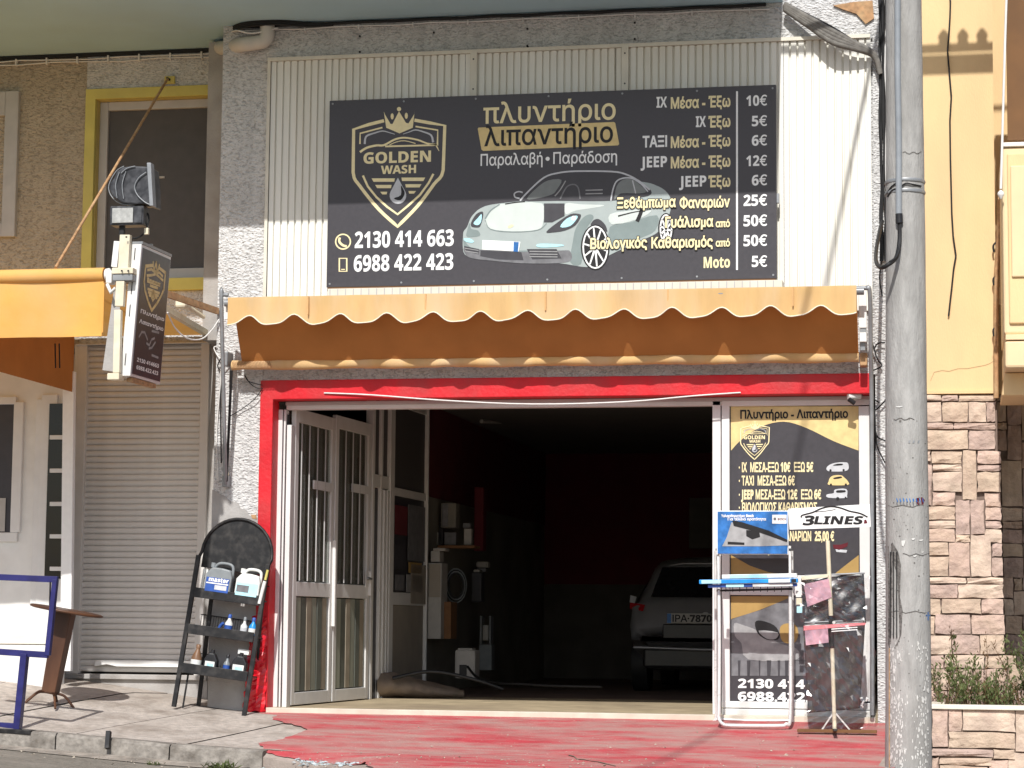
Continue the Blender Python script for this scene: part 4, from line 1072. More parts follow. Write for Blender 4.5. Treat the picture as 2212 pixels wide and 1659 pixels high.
for k in range(3): MB().tube(smoothpath([P(488,66+k*5,.2), P(520,52+k*4,-.1), P(590,44+k*4,-.14), P(660,50+k*3,-.06), P(720,52+k,-.03)]), .012, 6).build('cable', m_rubber, c3)
MB().tube(smoothpath([P(484,76,.3), P(510,66,-.1), P(545,72,-.14), P(600,60,-.1)]), .008, 6).build('cable', m_wcable, c3)
# arc of white cable from left awning to pillar
c4 = thing('hanging_white_cable', 'white cable drooping from the light box to the pillar', 'cable', tuple(P(420,730,-.3)))
MB().tube(smoothpath([P(362,675,-1.0), P(378,708,-.8), P(405,731,-.6), P(436,732,-.3), P(458,712,-.1), P(473,690,-.03)]), .007, 6).build('cable', m_wcable, c4)
# thin line across the door opening
c5 = thing('sagging_door_cable', 'thin pale cable sagging across the top of the garage opening', 'cable', tuple(P(1150,868,-.05)))
pts = [P(700,849,-.04), P(800,853,-.05), P(960,865,-.06), P(1150,873,-.06), P(1350,868,-.05), P(1500,855,-.05), P(1600,848,-.04)]
MB().tube(smoothpath(pts), .007, 6).build('cable', m_wcable, c5)
# ================================================================== DOORS
YD = .17
df = thing('door_frame', 'white aluminium frame lining the wide garage opening', 'door frame', (-5.0, YD, 0))
zl = 2.708
box('head_rail', m_alu, df, -5.86, -.665, YD, YD+.10, 2.64, zl, .004)
box('head_groove', m_ygrey, df, -5.86, -.665, YD-.03, YD-.002, 2.676, zl, .003)
xa = P(600, 1200, YD).x
for a_, b_, y0 in ((597,606,0),(609,613,.01),(616,626,-.005)):
    A_ = P(a_,1200,YD+y0).x; B_ = P(b_,1200,YD+y0).x
    box('jamb', m_alu, df, A_, B_, YD+y0-.02, YD+.09, 0, 2.64 if y0 != -.005 else 2.50, .004)
box('seal', m_rubber, df, P(606,1200,YD).x, P(616,1200,YD).x, YD+.03, YD+.07, 0, 2.6)
def leaf(name, label, x0, y0, x1, y1, zbot, ztop, zmid, bars, group=None):
    """door leaf standing on a line in plan from (x0,y0) to (x1,y1)"""
    L = math.hypot(x1-x0, y1-y0); t = thing(name, label, 'door', (x0, y0, zbot), group, (0,0,math.atan2(y1-y0, x1-x0)))
    H = ztop-zbot; zm = zmid-zbot
    def lb_(n, a, b, c, d, y=-.022, dd=.044, m=m_alu, bv=.004, par=t): return MB().box(a,b,y,y+dd,c,d).build(n, m, par, bv)
    lb_('stile', 0, .085, 0, H); lb_('stile', L-.085, L-.002, 0, H)
    lb_('rail', .086, L-.086, 0, .11); lb_('rail', .086, L-.086, zm, zm+.13); lb_('rail', .086, L-.086, H-.12, H)
    lb_('upper_glass', .086, L-.086, zm+.131, H-.121, -.004, .008, m_glass, 0); lb_('lining_sheet', .086, L-.086, zm+.131, H-.121, .012, .006, m_lin, 0)
    lb_('lower_glass', .086, L-.086, .111, zm-.001, -.004, .008, m_glass, 0)
    for f in bars:
        X = lerp(.10, L-.10, f); MB().box(X-.0055, X+.0055, -.030, -.020, zm+.14, H-.13).build('bar', m_ygrey, t)
    if len(bars) > 2:
        MB().box(.10+(L-.2)*.45, L-.10, -.030, -.012, H-.70, H-.62).build('cross_bar', m_alu, t)
    # vertical folds of the lining behind the lower glass
    for k in range(6): MB().box(lerp(.1,L-.12,k/6), lerp(.1,L-.12,(k+.85)/6), -.017+.004*(k%2), -.006, .12, zm-.01).build('fold', m_fold[k%3], t)
    return t
m_lin = mat('dark_lining', (.24,.21,.185), .6, .12, 5, stretch=(2,2,.4))
m_fold = [mat('pale_lining', (.27,.28,.23), .8, .15, 6, stretch=(3,1,.3)), mat('grey_lining', (.12,.13,.11), .8, .15, 6), mat('tan_lining', (.30,.26,.20), .8, .15, 6)]
l1 = leaf('folding_door_leaf', 'front leaf of the white folding glass door, next to the red jamb', -5.82, .28, -5.745, 1.34, .012, 2.665, .98, [.06,.3,.55,.8])
l2 = leaf('folding_door_leaf', 'rear leaf of the white folding glass door, with lever handle', -5.74, 1.36, -5.665, 2.40, .012, 2.70, .98, [.2,.45,.7,.9])
l2['label'] = 'rear leaf of the white folding glass door, with lever handle'
MB().tube([(.94,-.03,1.16),(.94,-.075,1.16),(.80,-.08,1.17)], .012, 8).build('handle', m_greymetal, l2)
MB().box(.90,.98,-.032,-.022,1.08,1.24).build('lock_plate', m_alu, l2, .003)
MB().box(1.00,1.035,-.05,.03,1.0,1.24).build('lock_case', m_alu, l2, .004)
MB().tube([(1.05,-.035,.70),(1.05,-.035,1.5)], .018, 8).build('pull_handle', m_white, l1)
# white office partition inside
of = thing('office_partition', 'white framed office partition with glass and posters inside the garage', 'partition', (-5.6, 3.4, 0))
ya, yb = 2.46, 4.52
pa = P(797,1200,ya).x; pb = P(919,1200,yb).x
def opart(name, m, u0, u1, z0, z1, off=0, th=.04, bev=.004, label=None):
    a = Vector((lerp(pa,pb,u0), lerp(ya,yb,u0), 0)); b = Vector((lerp(pa,pb,u1), lerp(ya,yb,u1), 0)); d = (b-a).normalized(); n = Vector((d.y,-d.x,0))
    mb = MB(); V = [q+n*w+Vector((0,0,z)) for z in (z0,z1) for q, w in ((a,off),(b,off),(b,off-th),(a,off-th))]
    return mb.add(V, [(0,3,2,1),(4,5,6,7),(0,1,5,4),(1,2,6,5),(2,3,7,6),(3,0,4,7)]).build(name, m, of, bev, label=label)
opart('post', m_alu, 0, .035, 0, 3.1, .03, .08); opart('post', m_alu, .155, .185, 0, 3.1, .02); opart('post', m_alu, .30, .37, 0, 3.1, .03, .08)
opart('post', m_alu, .982, 1.0, 0, 3.1, .03, .07)
opart('header', m_alu, .035, .98, 2.98, 3.1, .01)
opart('transom', m_alu, .037, .298, 2.09, 2.22, .015); opart('transom', m_alu, .372, .98, 2.05, 2.13, .01)
opart('transom', m_alu, .372, .98, .93, 1.06, .01)
opart('upper_pane', m_dark, .037, .153, 2.222, 2.978, -.01, .01, 0); opart('upper_pane', m_dark, .187, .298, 2.222, 2.978, -.01, .01, 0)
opart('upper_pane', m_dark, .374, .98, 2.132, 2.978, -.01, .01, 0, 'dark pane over the office window')
opart('window_pane', m_carglass, .374, .98, 1.062, 2.048, -.01, .01, 0)
opart('lower_panel', m_ply, .372, .98, .02, .928, -.005, .02)
opart('door_edge', m_alu, .20, .235, 0, 2.08, .03); opart('door_edge', m_alu, .255, .285, 0, 2.08, .03)
opart('door_pane', m_carglass, .037, .15, .0, 2.08, -.01, .01, 0)
for u0, u1, z0, z1, mm in ((.40,.62,1.65,1.95,m_inred2),(.64,.95,1.4,1.98,m_greyp),(.40,.60,1.3,1.55,m_carglass),(.62,.92,1.07,1.25,m_lgreyp),(.42,.58,1.08,1.24,m_greyp),(.66,.9,1.27,1.38,m_ochre),(.70,.98,.95,1.36,m_ply)):
    opart('poster', mm, u0, u1, z0, z1, .02, .004, 0)

# ================================================================== GLAZED SIDE PANEL WITH PRINT
gp = thing('poster_window', 'white framed side window covered by black and gold price poster right of the opening', 'window', (-1.4, YD, 0))
def gpb(name, m, x0, y0, x1, y1, Y=YD, d=.06, parent=gp, bev=.004, label=None): return fbox(name, m, x0, y0, x1, y1, Y, d, parent, bev, label)
gpb('frame', m_alu, 1539, 856, 1557, 1553, YD-.0, .08); gpb('frame', m_alu, 1559, 876, 1576, 1515, YD-.015)
gpb('frame', m_alu, 1559, 860, 1879, 876, YD-.015); gpb('frame', m_alu, 1857, 877, 1880, 1515, YD-.015)
gpb('middle_rail', m_alu, 1577, 1243, 1856, 1286, YD-.005); gpb('sill', m_alu, 1559, 1517, 1880, 1531, YD-.03, .08); gpb('sill', m_alu, 1559, 1533, 1880, 1550, YD-.045, .09)
gpb('upper_film', m_sign, 1577, 877, 1856, 1242, YD+.02, .012, bev=0); gpb('lower_film', m_sign, 1577, 1287, 1856, 1516, YD+.02, .012, bev=0)
Yq = YD+.018; u = lambda x, y: (1468.8+x*.1953, 864+y*.1953)
def gpoly(name, m, pts, lay=0, tf=u): return poly(MB(), pts, Yq-.002*lay, tf).build(name, m, gp)
gpoly('gold_wave', m_gold, [(562,70)]+cr2([(565,560),(680,440),(900,295),(1150,240),(1400,310),(1700,455),(1975,560)],4)+[(1975,70)])
fit_text(MB(), 'Πλυντήριο - Λιπαντήριο', 1599, 1832, 903, 17, Yq-.004, .035).build('title', m_blackp, gp)
es = .215*.345
emblem(gp, lambda x, y: (1631+(x-730)*.0735, 953+(y-820)*.0745), Yq-.004, .0735, True)
def gt(s, x0, x1, yb, cap, m=m_gold2, name='lettering', b=.03): fit_text(MB(), s, x0, x1, yb, cap, Yq-.002, b).build(name, m, gp)
gt('· ΙΧ  ΜΕΣΑ-ΕΞΩ 10€  ΕΞΩ 5€', 1596, 1757, 1019, 19); gt('· ΤΑΧΙ  ΜΕΣΑ-ΕΞΩ 6€', 1596, 1717, 1048, 19); gt('· JEEP ΜΕΣΑ-ΕΞΩ 12€  ΕΞΩ 6€', 1596, 1774, 1078, 19)
gt('· ΒΙΟΛΟΓΙΚΟΣ ΚΑΘΑΡΙΣΜΟΣ', 1596, 1765, 1106, 19); gt('· ΞΕΘΑΜΠΩΜΑ ΦΑΝΑΡΙΩΝ  25,00 €', 1596, 1802, 1168, 19); gt('· ΜΟΤΟ 5,00€', 1596, 1688, 1197, 14)
def icon(body, roof, m, wheels):
    gpoly('car_icon', m, cr2(body, 3, True), 1)
    gpoly('icon_window', m_blackp, cr2(roof, 2, True), 2)
    for cx, cy, r in wheels: gpoly('icon_wheel', m_blackp, circ(cx, cy, r, 8), 2)
icon([(1622,750),(1650,720),(1720,695),(1840,690),(1865,720),(1860,770),(1800,790),(1660,790),(1625,775)],[(1690,725),(1740,705),(1800,705),(1790,722)],m_silver,[(1665,778,13),(1810,775,13)])
icon([(1645,900),(1660,860),(1700,835),(1780,832),(1820,860),(1858,900),(1855,940),(1650,940)],[(1700,860),(1780,845),(1790,862),(1710,875)],m_gold,[(1670,935,12),(1835,935,12)])
icon([(1625,1045),(1700,1030),(1715,990),(1840,985),(1848,1060),(1830,1085),(1640,1080)],[(1735,1000),(1825,998),(1825,1020),(1735,1025)],m_silver,[(1745,1090,18),(1832,1080,10)])
gpoly('moto_icon', m_inred, [(1690,1600),(1780,1600),(1860,1575),(1850,1620),(1760,1660),(1700,1640)], 1); gpoly('moto_icon', m_silver, [(1720,1650),(1850,1660),(1840,1690),(1730,1680)], 1)
d = lambda x, y: (x, y)
gpoly('gold_wave', m_ochre, [(1579,1199),(1620,1222),(1660,1236),(1700,1242),(1579,1242)], 0, d)
gpoly('gold_wave', m_ochre, [(1855,1199),(1825,1222),(1800,1242),(1855,1242)], 0, d)
gpoly('gold_wave', m_ochre, [(1579,1288),(1715,1288),(1640,1318),(1579,1338)], 0, d)
# printed dark car photograph
q2 = lambda x, y: (1468.8+x*.1953, 1252.8+y*.1953)
gpoly('printed_car', m_greyp, [(570,430),(900,330),(1200,200),(1980,190),(1980,900),(570,890)], 0, q2)
gpoly('printed_door', m_lgreyp, cr2([(600,480),(700,500),(860,560),(1100,700),(1290,760),(1290,880),(760,880),(680,700),(610,620)],3,True), 1, q2)
gpoly('printed_mirror', m_blackp, cr2([(830,470),(900,450),(1040,500),(1100,590),(1080,660),(960,660),(860,590)],3,True), 2, q2)
gpoly('printed_mirror_glass', m_lgreyp, cr2([(870,560),(1080,580),(1060,650),(960,650)],3,True), 3, q2)
gpoly('printed_hand', m_ochre, cr2([(1110,520),(1180,480),(1280,500),(1310,600),(1260,700),(1150,690),(1110,620)],3,True), 2, q2)
for x, w in ((640,30),(740,40),(870,20),(960,50),(1080,30),(1160,40)): gpoly('printed_reflection', m_carglass, [(x,890),(x+w,890),(x+w*.8,1060),(x+5,1060)], 1, q2)
gpoly('printed_floor', m_greyp, [(570,890),(1980,890),(1980,1060),(570,1060)], 0, q2)
fit_text(MB(), '2130 414 663', 1594, 1806, 1487, 18, Yq-.006, .06).build('phone_number', m_whitep, gp)
fit_text(MB(), '6988.422.423', 1594, 1806, 1515, 18, Yq-.006, .06).build('phone_number', m_whitep, gp)
cc = thing('security_camera', 'small white camera with black lens under the right end of the red lintel', 'camera', tuple(P(1850,858,-.0)))
MB().tube([P(1832,857,.0), P(1858,855,.05)], .028, 12).build('body', m_white, cc); MB().tube([P(1833,862,-.02), P(1846,871,.0)], .02, 10).build('lens_hood', m_blackpl, cc)
MB().tube([P(1858,857,.05), P(1866,845,.1)], .012, 8).build('arm', m_greymetal, cc)

# ================================================================== RED PLASTIC WRAP ON THE JAMB
mb = MB(); V = []; F = []; n = 26; w = 5
for i in range(n+1):
    z = lerp(-.03, .80, i/n)
    for k in range(w+1):
        t = k/w; X = lerp(-6.07-.07*(1-i/n), -5.935, t); V.append(Vector((X+random.uniform(-.008,.008), -.045-.03*math.sin(math.pi*t)+random.uniform(-.02,.014), z+random.uniform(-.008,.008))))
for i in range(n):
    for k in range(w): F.append((i*(w+1)+k, i*(w+1)+k+1, (i+1)*(w+1)+k+1, (i+1)*(w+1)+k))
tag(mb.add(V, F, False).build('plastic_wrap', m_redwrap), 'crumpled glossy red plastic wrapped round the foot of the red jamb', 'plastic wrap')

# ================================================================== BLACK ARCHED RACK
YR = -.36
ra, rb_ = PG(378, 1532), PG(533, 1546)
fa = P(372, 1531, YR); fb_ = P(531, 1545, YR)
tilt = math.atan2(fa.z-fb_.z, fb_.x-fa.x)
rk = thing('display_rack', 'worn black metal rack with arched top board standing by the red jamb', 'rack', tuple((fa+fb_)/2), rot=(R(-4), R(7.0), 0))
Wd = .64; hw = Wd/2
def rbx(n, x0, x1, y0, y1, z0, z1, m=m_black, bv=.003, par=rk): return MB().box(x0,x1,y0,y1,z0,z1).build(n, m, par, bv)
for s_ in (-1, 1): rbx('upright', s_*hw-.019, s_*hw+.019, -.02, .012, 0, 1.33)
zc = 1.375
MB().tube([(hw,.0,1.30)]+[(hw*math.cos(R(a)), .075, zc+hw*1.0*math.sin(R(a))) for a in range(0, 181, 10)]+[(-hw,0,1.30)], .015, 8).build('arch_tube', m_black, rk)
MB().prism([(-hw+.01,1.235),(hw-.01,1.235)]+[((hw-.01)*math.cos(R(a)), zc+(hw-.01)*math.sin(R(a))) for a in range(0, 181, 10)], .078, .088).build('arched_board', m_black, rk, .002)
levels = [.36, .70, 1.02]; deps = [.32, .26, .20]
for z, d_ in zip(levels, deps):
    rbx('shelf_front', -hw+.02, hw-.02, -.03, -.018, z-.058, z+.028)
    rbx('shelf', -hw+.02, hw-.02, -.016, d_, z-.012, z)
    MB().tube([(-hw+.02,d_,z+.13),(hw-.02,d_,z+.13)], .005, 5).build('basket_rail', m_black, rk)
    f0_ = None
    for k in range(26):
        if f0_ is None: f0_ = MB().tube([(-hw+.03,d_,z),(-hw+.03,d_,z+.13)], .0022, 4).build('basket_wire', m_black, rk)
        else:
            c = f0_.copy(); COL.objects.link(c); c.location.x = k*.0226
MB().bar((-hw+.13,.10,1.30),(-hw+.10,.36,0), .035,.02).build('rear_leg', m_black, rk, .002)
MB().bar((hw-.05,.10,1.30),(hw-.03,.36,0), .02,.02).build('rear_leg', m_black, rk, .002)
rbx('front_leg', -hw+.05, -hw+.065, .06, .075, 0, .33); rbx('floor_bar', -hw+.02, hw-.02, .34, .36, .02, .04)
rmw = rk.matrix_basis.copy()
def on_rack(name, label, cat, x, y, z, group=None):
    p = Matrix.Translation(rk.location) @ rk.rotation_euler.to_matrix().to_4x4() @ Vector((x, y, z))
    return thing(name, label, cat, tuple(p), group, tuple(rk.rotation_euler))
# jugs on the top shelf
def jug(name, label, x, z, m, w, h, mlab, group=None):
    t = on_rack(name, label, 'jug', x, .022, z, group)
    MB().prism([(-w/2,0),(w/2,0),(w/2,h*.55),(w*.42,h*.80),(w*.1,h*.84),(-w*.30,h*.84),(-w/2,h*.62)], -.05, .05).build('body', m, t, .014)
    MB().tube(smoothpath([(-w*.28,0,h*.82),(-w*.1,0,h*.99),(w*.28,0,h*1.0),(w*.44,0,h*.88),(w*.44,0,h*.5)]), .013, 8).build('handle', m, t)
    MB().lathe((-w*.32,0,h*.84), [(.022,0),(.022,.04)], 12).build('cap', m, t)
    MB().box(-w*.44,w*.44,-.0545,-.051,h*.04,h*.50).build('label', mlab, t)
    return t
j1 = jug('oil_jug', 'grey jug with blue label at the left of the rack top shelf', -.10, 1.02, m_jug, .24, .265, m_blue2)
V, F = text_mesh('master', .05); MB().add([(-.085+v.x*.052, -.056, .098+v.y*.05) for v in V], F).build('lettering', m_whitep, j1)
MB().box(-.10,.10,-.057,-.0552,.078,.088).build('label_stripe', m_whitep, j1); MB().box(-.02,.09,-.057,-.0552,.03,.07).build('label_panel', m_silver, j1)
j2 = jug('cleaner_jug', 'white jug with pale blue label at the right of the rack top shelf', .17, 1.02, m_jugw, .22, .245, m_bluelight)
MB().box(-.09,.02,-.057,-.0552,.04,.10).build('label_picture', m_greyp, j2)
bt = on_rack('spray_can', 'thin pale tube at the right edge of the rack', 'tube', .30, -.02, .98)
MB().tube([(.0,0,0),(.02,0,.20)], .016, 10).build('tube', m_jugw, bt); MB().tube([(.022,0,.21),(.03,0,.30)], .012, 8).build('nozzle', m_yellow, bt)
wc = on_rack('paper_roll', 'two white upright rolls at the left end of the top shelf', 'roll', -.26, .04, 1.02)
MB().tube([(0,0,0),(0,0,.20)], .012, 8).build('roll', m_jugw, wc); MB().tube([(.028,0,0),(.028,0,.20)], .011, 8).build('roll', m_jugw, wc)
def bottle(name, label, x, z, prof, m, capm, mlab=None, group=None, y=.07):
    t = on_rack(name, label, 'bottle', x, y, z, group)
    MB().lathe((0,0,0), prof, 14).build('body', m, t); r, h = prof[-1]
    MB().lathe((0,0,h), [(r*1.25,0),(r*1.25,.028),(r*.8,.034)], 10).build('cap', capm, t)
    if mlab: rr = prof[1][0]; MB().lathe((0,0,prof[1][1]+.012), [(rr+.0015,0),(rr+.0015,(prof[2][1]-prof[1][1])*.6)], 14).build('label', mlab, t)
    return t
pb_ = [(.032,0),(.034,.005),(.034,.08),(.016,.11),(.013,.125)]
ps_ = [(.028,0),(.030,.005),(.030,.075),(.013,.10),(.011,.12)]
bottle('spray_bottle', 'blue and white bottle with dark blue cap near the middle of the second shelf', .03, .70, pb_, m_jugw, m_blue2, m_blue2)
x_ = on_rack('trigger_sprayer', 'dark blue trigger head lying left of the blue and white bottle', 'sprayer', -.03, .05, .70)
MB().tube(smoothpath([(-.02,0,.02),(0,0,.06),(.02,0,.075)]), .014, 8).build('head', m_blue2, x_)
bottle('pump_bottle', 'white bottle with grey neck on the second shelf, left of the blue one', .17, .70, ps_, m_jugw, m_jug, m_silver)
bottle('blue_bottle', 'light blue bottle at the right end of the second shelf', .25, .70, pb_, m_sky2, m_blue2, m_jugw)
pl_ = [(.045,0),(.048,.006),(.046,.09),(.02,.15),(.017,.17)]
bottle('brown_bottle', 'brown bottle with pale label at the left end of the lowest shelf', -.21, .36, pl_, m_amber, m_amber, m_jugw)
def pouch(name, label, x, z, w, h, m=m_blackpl, ml=m_jugw):
    t = on_rack(name, label, 'bottle', x, .06, z)
    MB().prism([(-w/2,0),(w/2,0),(w/2,h*.5),(w*.22,h*.85),(-w*.22,h*.85),(-w/2,h*.5)], -.035, .035).build('body', m, t, .012)
    MB().lathe((0,0,h*.85), [(.018,0),(.018,.03)], 10).build('cap', m, t); MB().box(-w*.36,w*.36,-.0395,-.036,h*.08,h*.42).build('label', ml, t); MB().box(-w*.2,w*.28,-.042,-.040,h*.18,h*.32).build('label_print', m_bluelight, t); return t
pouch('black_bottle', 'black flat bottle with white label, second on the lowest shelf', -.07, .36, .12, .17)
bottle('slim_bottle', 'slim grey bottle with black cap between two black bottles on the lowest shelf', .07, .36, ps_, m_jug, m_blackpl, m_blue2)
pouch('black_bottle', 'large black bottle with pale blue label at the right of the lowest shelf', .19, .36, .14, .18)
bx_ = on_rack('white_carton', 'small white carton lying on the black bottles at lower right', 'carton', .20, .10, .53); MB().box(-.05,.05,-.03,.03,0,.045).build('carton', m_jugw, bx_, .003)

# ================================================================== PRODUCT STAND WITH WIPER BOXES
YT = -.42
st = thing('tube_stand', 'bright bent tube stand in front of the poster window', 'stand', tuple(P(1632,1566,YT)))
def pt(x, y, Y=YT): return P(x, y, Y)
MB().tube(smoothpath([pt(1553,1275,-.30), pt(1554,1400,-.36), pt(1553,1530,YT), pt(1553,1552,YT-.01), pt(1562,1564,YT-.03), pt(1580,1567,YT-.03), pt(1680,1568,YT-.03), pt(1698,1564,YT-.03), pt(1707,1550,YT-.01), pt(1708,1400,-.36), pt(1707,1275,-.30), ], 6), .015, 10).build('front_loop', m_chrome, st)
MB().tube(smoothpath([pt(1546,1190,-.12), pt(1546,1300,-.10), pt(1547,1540,-.06), pt(1554,1553,-.06), pt(1700,1556,-.06), pt(1712,1540,-.06), pt(1712,1300,-.10), pt(1711,1190,-.12)], 5), .011, 8).build('rear_loop', m_chrome, st)
MB().tube([pt(1551,1180,-.18), pt(1553,1280,-.28)], .012, 8).build('upright', m_chrome, st); MB().tube([pt(1706,1180,-.18), pt(1707,1280,-.28)], .012, 8).build('upright', m_chrome, st)
MB().tube([pt(1546,1187,-.2), pt(1712,1187,-.2)], .010, 8).build('cross_rod', m_blackpl, st)
MB().tube([pt(1548,1276,-.3), pt(1712,1272,-.3)], .009, 8).build('cross_rod', m_blackpl, st)
for k in range(9): MB().bar(pt(1568+k*15,1268,-.29), pt(1568+k*15,1278,-.33), .006,.006).build('hook', m_blackpl, st)
ad = thing('wiper_poster', 'blue advertising card with a wiper blade picture on top of the tube stand', 'poster', tuple(P(1625,1196,-.22)))
fbox('card', m_bluep, 1550, 1105, 1701, 1196, -.24, .012, ad, 0); fbox('card_edge', m_whitep, 1548, 1103, 1703, 1198, -.225, .008, ad, 0)
Yz = -.2425
poly(MB(), [(1580,1128),(1600,1132),(1702,1166),(1702,1178),(1640,1180),(1560,1180),(1570,1160)], Yz).build('printed_car', m_lgreyp, ad)
poly(MB(), [(1612,1145),(1640,1147),(1642,1160),(1625,1165),(1612,1158)], Yz-.002).build('printed_shape', m_blackp, ad)
poly(MB(), [(1582,1124),(1600,1127),(1660,1146),(1701,1166),(1700,1171),(1640,1150),(1585,1136)], Yz-.003).build('printed_blade', m_blackp, ad)
poly(MB(), [(1572,1170),(1608,1172),(1608,1177),(1572,1176)], Yz-.002).build('printed_bar', m_blackp, ad)
poly(MB(), [(1668,1112),(1699,1112),(1699,1131),(1668,1131)], Yz-.001).build('logo_panel', m_whitep, ad)
fit_text(MB(), 'BOSCH', 1680, 1698, 1124, 5, Yz-.003, .04).build('lettering', m_inred, ad); poly(MB(), circ(1674,1121,3,10), Yz-.003).build('logo_ring', m_greyp, ad)
fit_text(MB(), 'Υαλοκαθαριστήρες Bosch', 1558, 1628, 1117, 5.5, Yz-.002, .03).build('lettering', m_whitep, ad); fit_text(MB(), 'Για τέλεια ορατότητα', 1572, 1655, 1124, 5.5, Yz-.002, .03).build('lettering', m_whitep, ad)
def rod_pack(label, x0, y0, x1, y1, w, h, m, Y, extra=None):
    t = thing('wiper_box', label, 'box', tuple(P((x0+x1)/2, (y0+y1)/2, Y)), 'long wiper boxes lying across the tube stand')
    MB().bar(P(x0,y0,Y), P(x1,y1,Y-.02), .05, h).build('carton', m, t, .004)
    if extra:
        for a, b, mm in extra: MB().bar(P(lerp(x0,x1,a),lerp(y0,y1,a),Y-.03-.02*a), P(lerp(x0,x1,b),lerp(y0,y1,b),Y-.03-.02*b), .004, h*.8).build('label', mm, t)
    return t
rod_pack('white topped wiper box, uppermost across the tube stand', 1560, 1246, 1722, 1243, .05, .035, m_jugw, -.34, [(.1,.6,m_bluelight)])
rod_pack('long bright blue wiper box reaching furthest left of the stand', 1511, 1257, 1724, 1254, .05, .035, m_sky2, -.38, [(.02,.22,m_bluelight),(.70,.92,m_jugw),(.93,.98,m_blackpl)])
rod_pack('lower blue wiper box with white label, lowest across the tube stand', 1530, 1266, 1722, 1263, .05, .028, m_blue2, -.36, [(.5,.95,m_jugw),(.2,.4,m_bluelight)])
# wipers hanging on the right upright
hg = thing('hanging_packs', 'small white and blue blister packs hanging at the right of the tube stand', 'packs', tuple(P(1723,1330,-.34)))
for k, (y, mm) in enumerate(((1284,m_jugw),(1300,m_cream),(1318,m_bluelight))): fbox('pack', mm, 1719+k, y-8, 1731+k, y+6, -.34, .01, hg, .002)

# ================================================================== MAT STAND
YM = -.62
ms_ = thing('mat_stand', 'white pole stand on a dark foot bar carrying the black mats', 'stand', tuple(P(1800,1580,YM)))
MB().tube([P(1803,1578,YM), P(1797,1378,YM+.0)], .017, 10).build('lower_pole', m_cream, ms_); MB().tube([P(1797,1400,YM), P(1795,1330,YM)], .021, 10).build('sleeve', m_blackpl, ms_)
MB().tube([P(1795,1332,YM), P(1788,1168,YM)], .018, 10).build('upper_pole', m_cream, ms_)
MB().lathe(P(1801,1345,YM-.03), [(.012,0),(.014,.01)], 10, 'y').build('clamp_knob', m_white, ms_)
fbox('foot_bar', m_brownfab, 1722, 1576, 1894, 1583, YM-.03, .06, ms_, .004)
MB().bar(P(1805,1577,YM-.25), P(1800,1577,YM+.25), .03, .02).build('foot_bar', m_black, ms_, .003)
for a in (1775, 1836): MB().bar(P(a,1577,YM), P(1802,1537,YM), .006, .012).build('strut', m_chrome, ms_)
MB().tube([P(1738,1244,YM+.02), P(1868,1238,YM+.02)], .008, 8).build('hanger_bar', m_greymetal, ms_)
MB().tube([P(1738,1345,YM+.02), P(1866,1340,YM+.02)], .008, 8).build('hanger_bar', m_greymetal, ms_)
ln = thing('brand_board', 'white board reading 3 LINES with a car outline on the mat stand', 'sign', tuple(P(1790,1143,YM-.02)))
a0, a1, a2, a3 = P(1703,1099,YM-.02), P(1879,1089,YM-.02), P(1881,1138,YM-.02), P(1706,1144,YM-.02)
MB().prism([(a0.x,a0.z),(a1.x,a1.z),(a2.x,a2.z),(a3.x,a3.z)], YM-.03, YM-.015).build('board', m_whitep, ln)
fit_text(MB(), '3', 1733, 1757, 1134, 19, YM-.033, .07, .25).build('lettering', m_blackp, ln); fit_text(MB(), 'LINES', 1758, 1862, 1132, 16, YM-.033, .07, .25).build('lettering', m_blackp, ln)
stroke(MB(), cr2([(1731,1118),(1733,1113),(1755,1107),(1775,1098),(1795,1094),(1815,1097),(1835,1104),(1858,1109),(1874,1117)],4), 3.2, YM-.033, None).build('car_outline', m_blackp, ln)
stroke(MB(), cr2([(1762,1106),(1790,1103),(1805,1100)],3), 1.2, YM-.033).build('car_outline', m_blackp, ln)
poly(MB(), [(1867,1123),(1871,1122),(1874,1130),(1866,1131)], YM-.033).build('logo_dots', m_inred, ln)
# packed mats
def matpack(name, label, pts, m, lab, Y, wr=.012, seed=1):
    rnd = random.Random(seed); t = thing(name, label, 'car mats', tuple(P((pts[0][0]+pts[1][0])/2, pts[2][1], Y)), 'packed car mats hanging on the stand')
    A, B, C_, D_ = [P(x, y, Y) for x, y in pts]; n = 30; V = []; F = []
    for i in range(n+1):
        for j in range(n+1):
            u_, v_ = i/n, j/n; p = A.lerp(B, u_).lerp(D_.lerp(C_, u_), v_)
            w = (.012*math.sin((u_-v_*.8)*7+seed)+.007*math.sin((u_*.7+v_*.9)*22+2*math.sin(v_*4+seed)))*(1.15 if seed == 1 else .55)
            V.append(p+Vector((0, -.03-w*.8, 0)))
    for i in range(n):
        for j in range(n): F.append((i*(n+1)+j, i*(n+1)+j+1, (i+1)*(n+1)+j+1, (i+1)*(n+1)+j))
    k = len(V); V += [A+Vector((0,.02,0)), B+Vector((0,.02,0)), C_+Vector((0,.02,0)), D_+Vector((0,.02,0))]; F.append((k, k+1, k+2, k+3))
    nn = n+1
    F += [tuple([i*nn for i in range(nn)]+[k+1,k]), tuple([n*nn+j for j in range(nn)]+[k+2,k+1]), tuple([i*nn+n for i in range(n,-1,-1)]+[k+3,k+2]), tuple([j for j in range(n,-1,-1)]+[k,k+3])]
    MB().add(V, F, True).build('mat', m, t)
    return t
m_matb = mat('glossy_black_mat', (.03,.03,.034), .27, .3, 12, bump=.15, bscale=5, stretch=(1,1,3), spec=.7)
m_matd = mat('dull_black_mat', (.045,.038,.038), .36, .3, 12, bump=.15, bscale=5, stretch=(3,1,1), spec=.6)
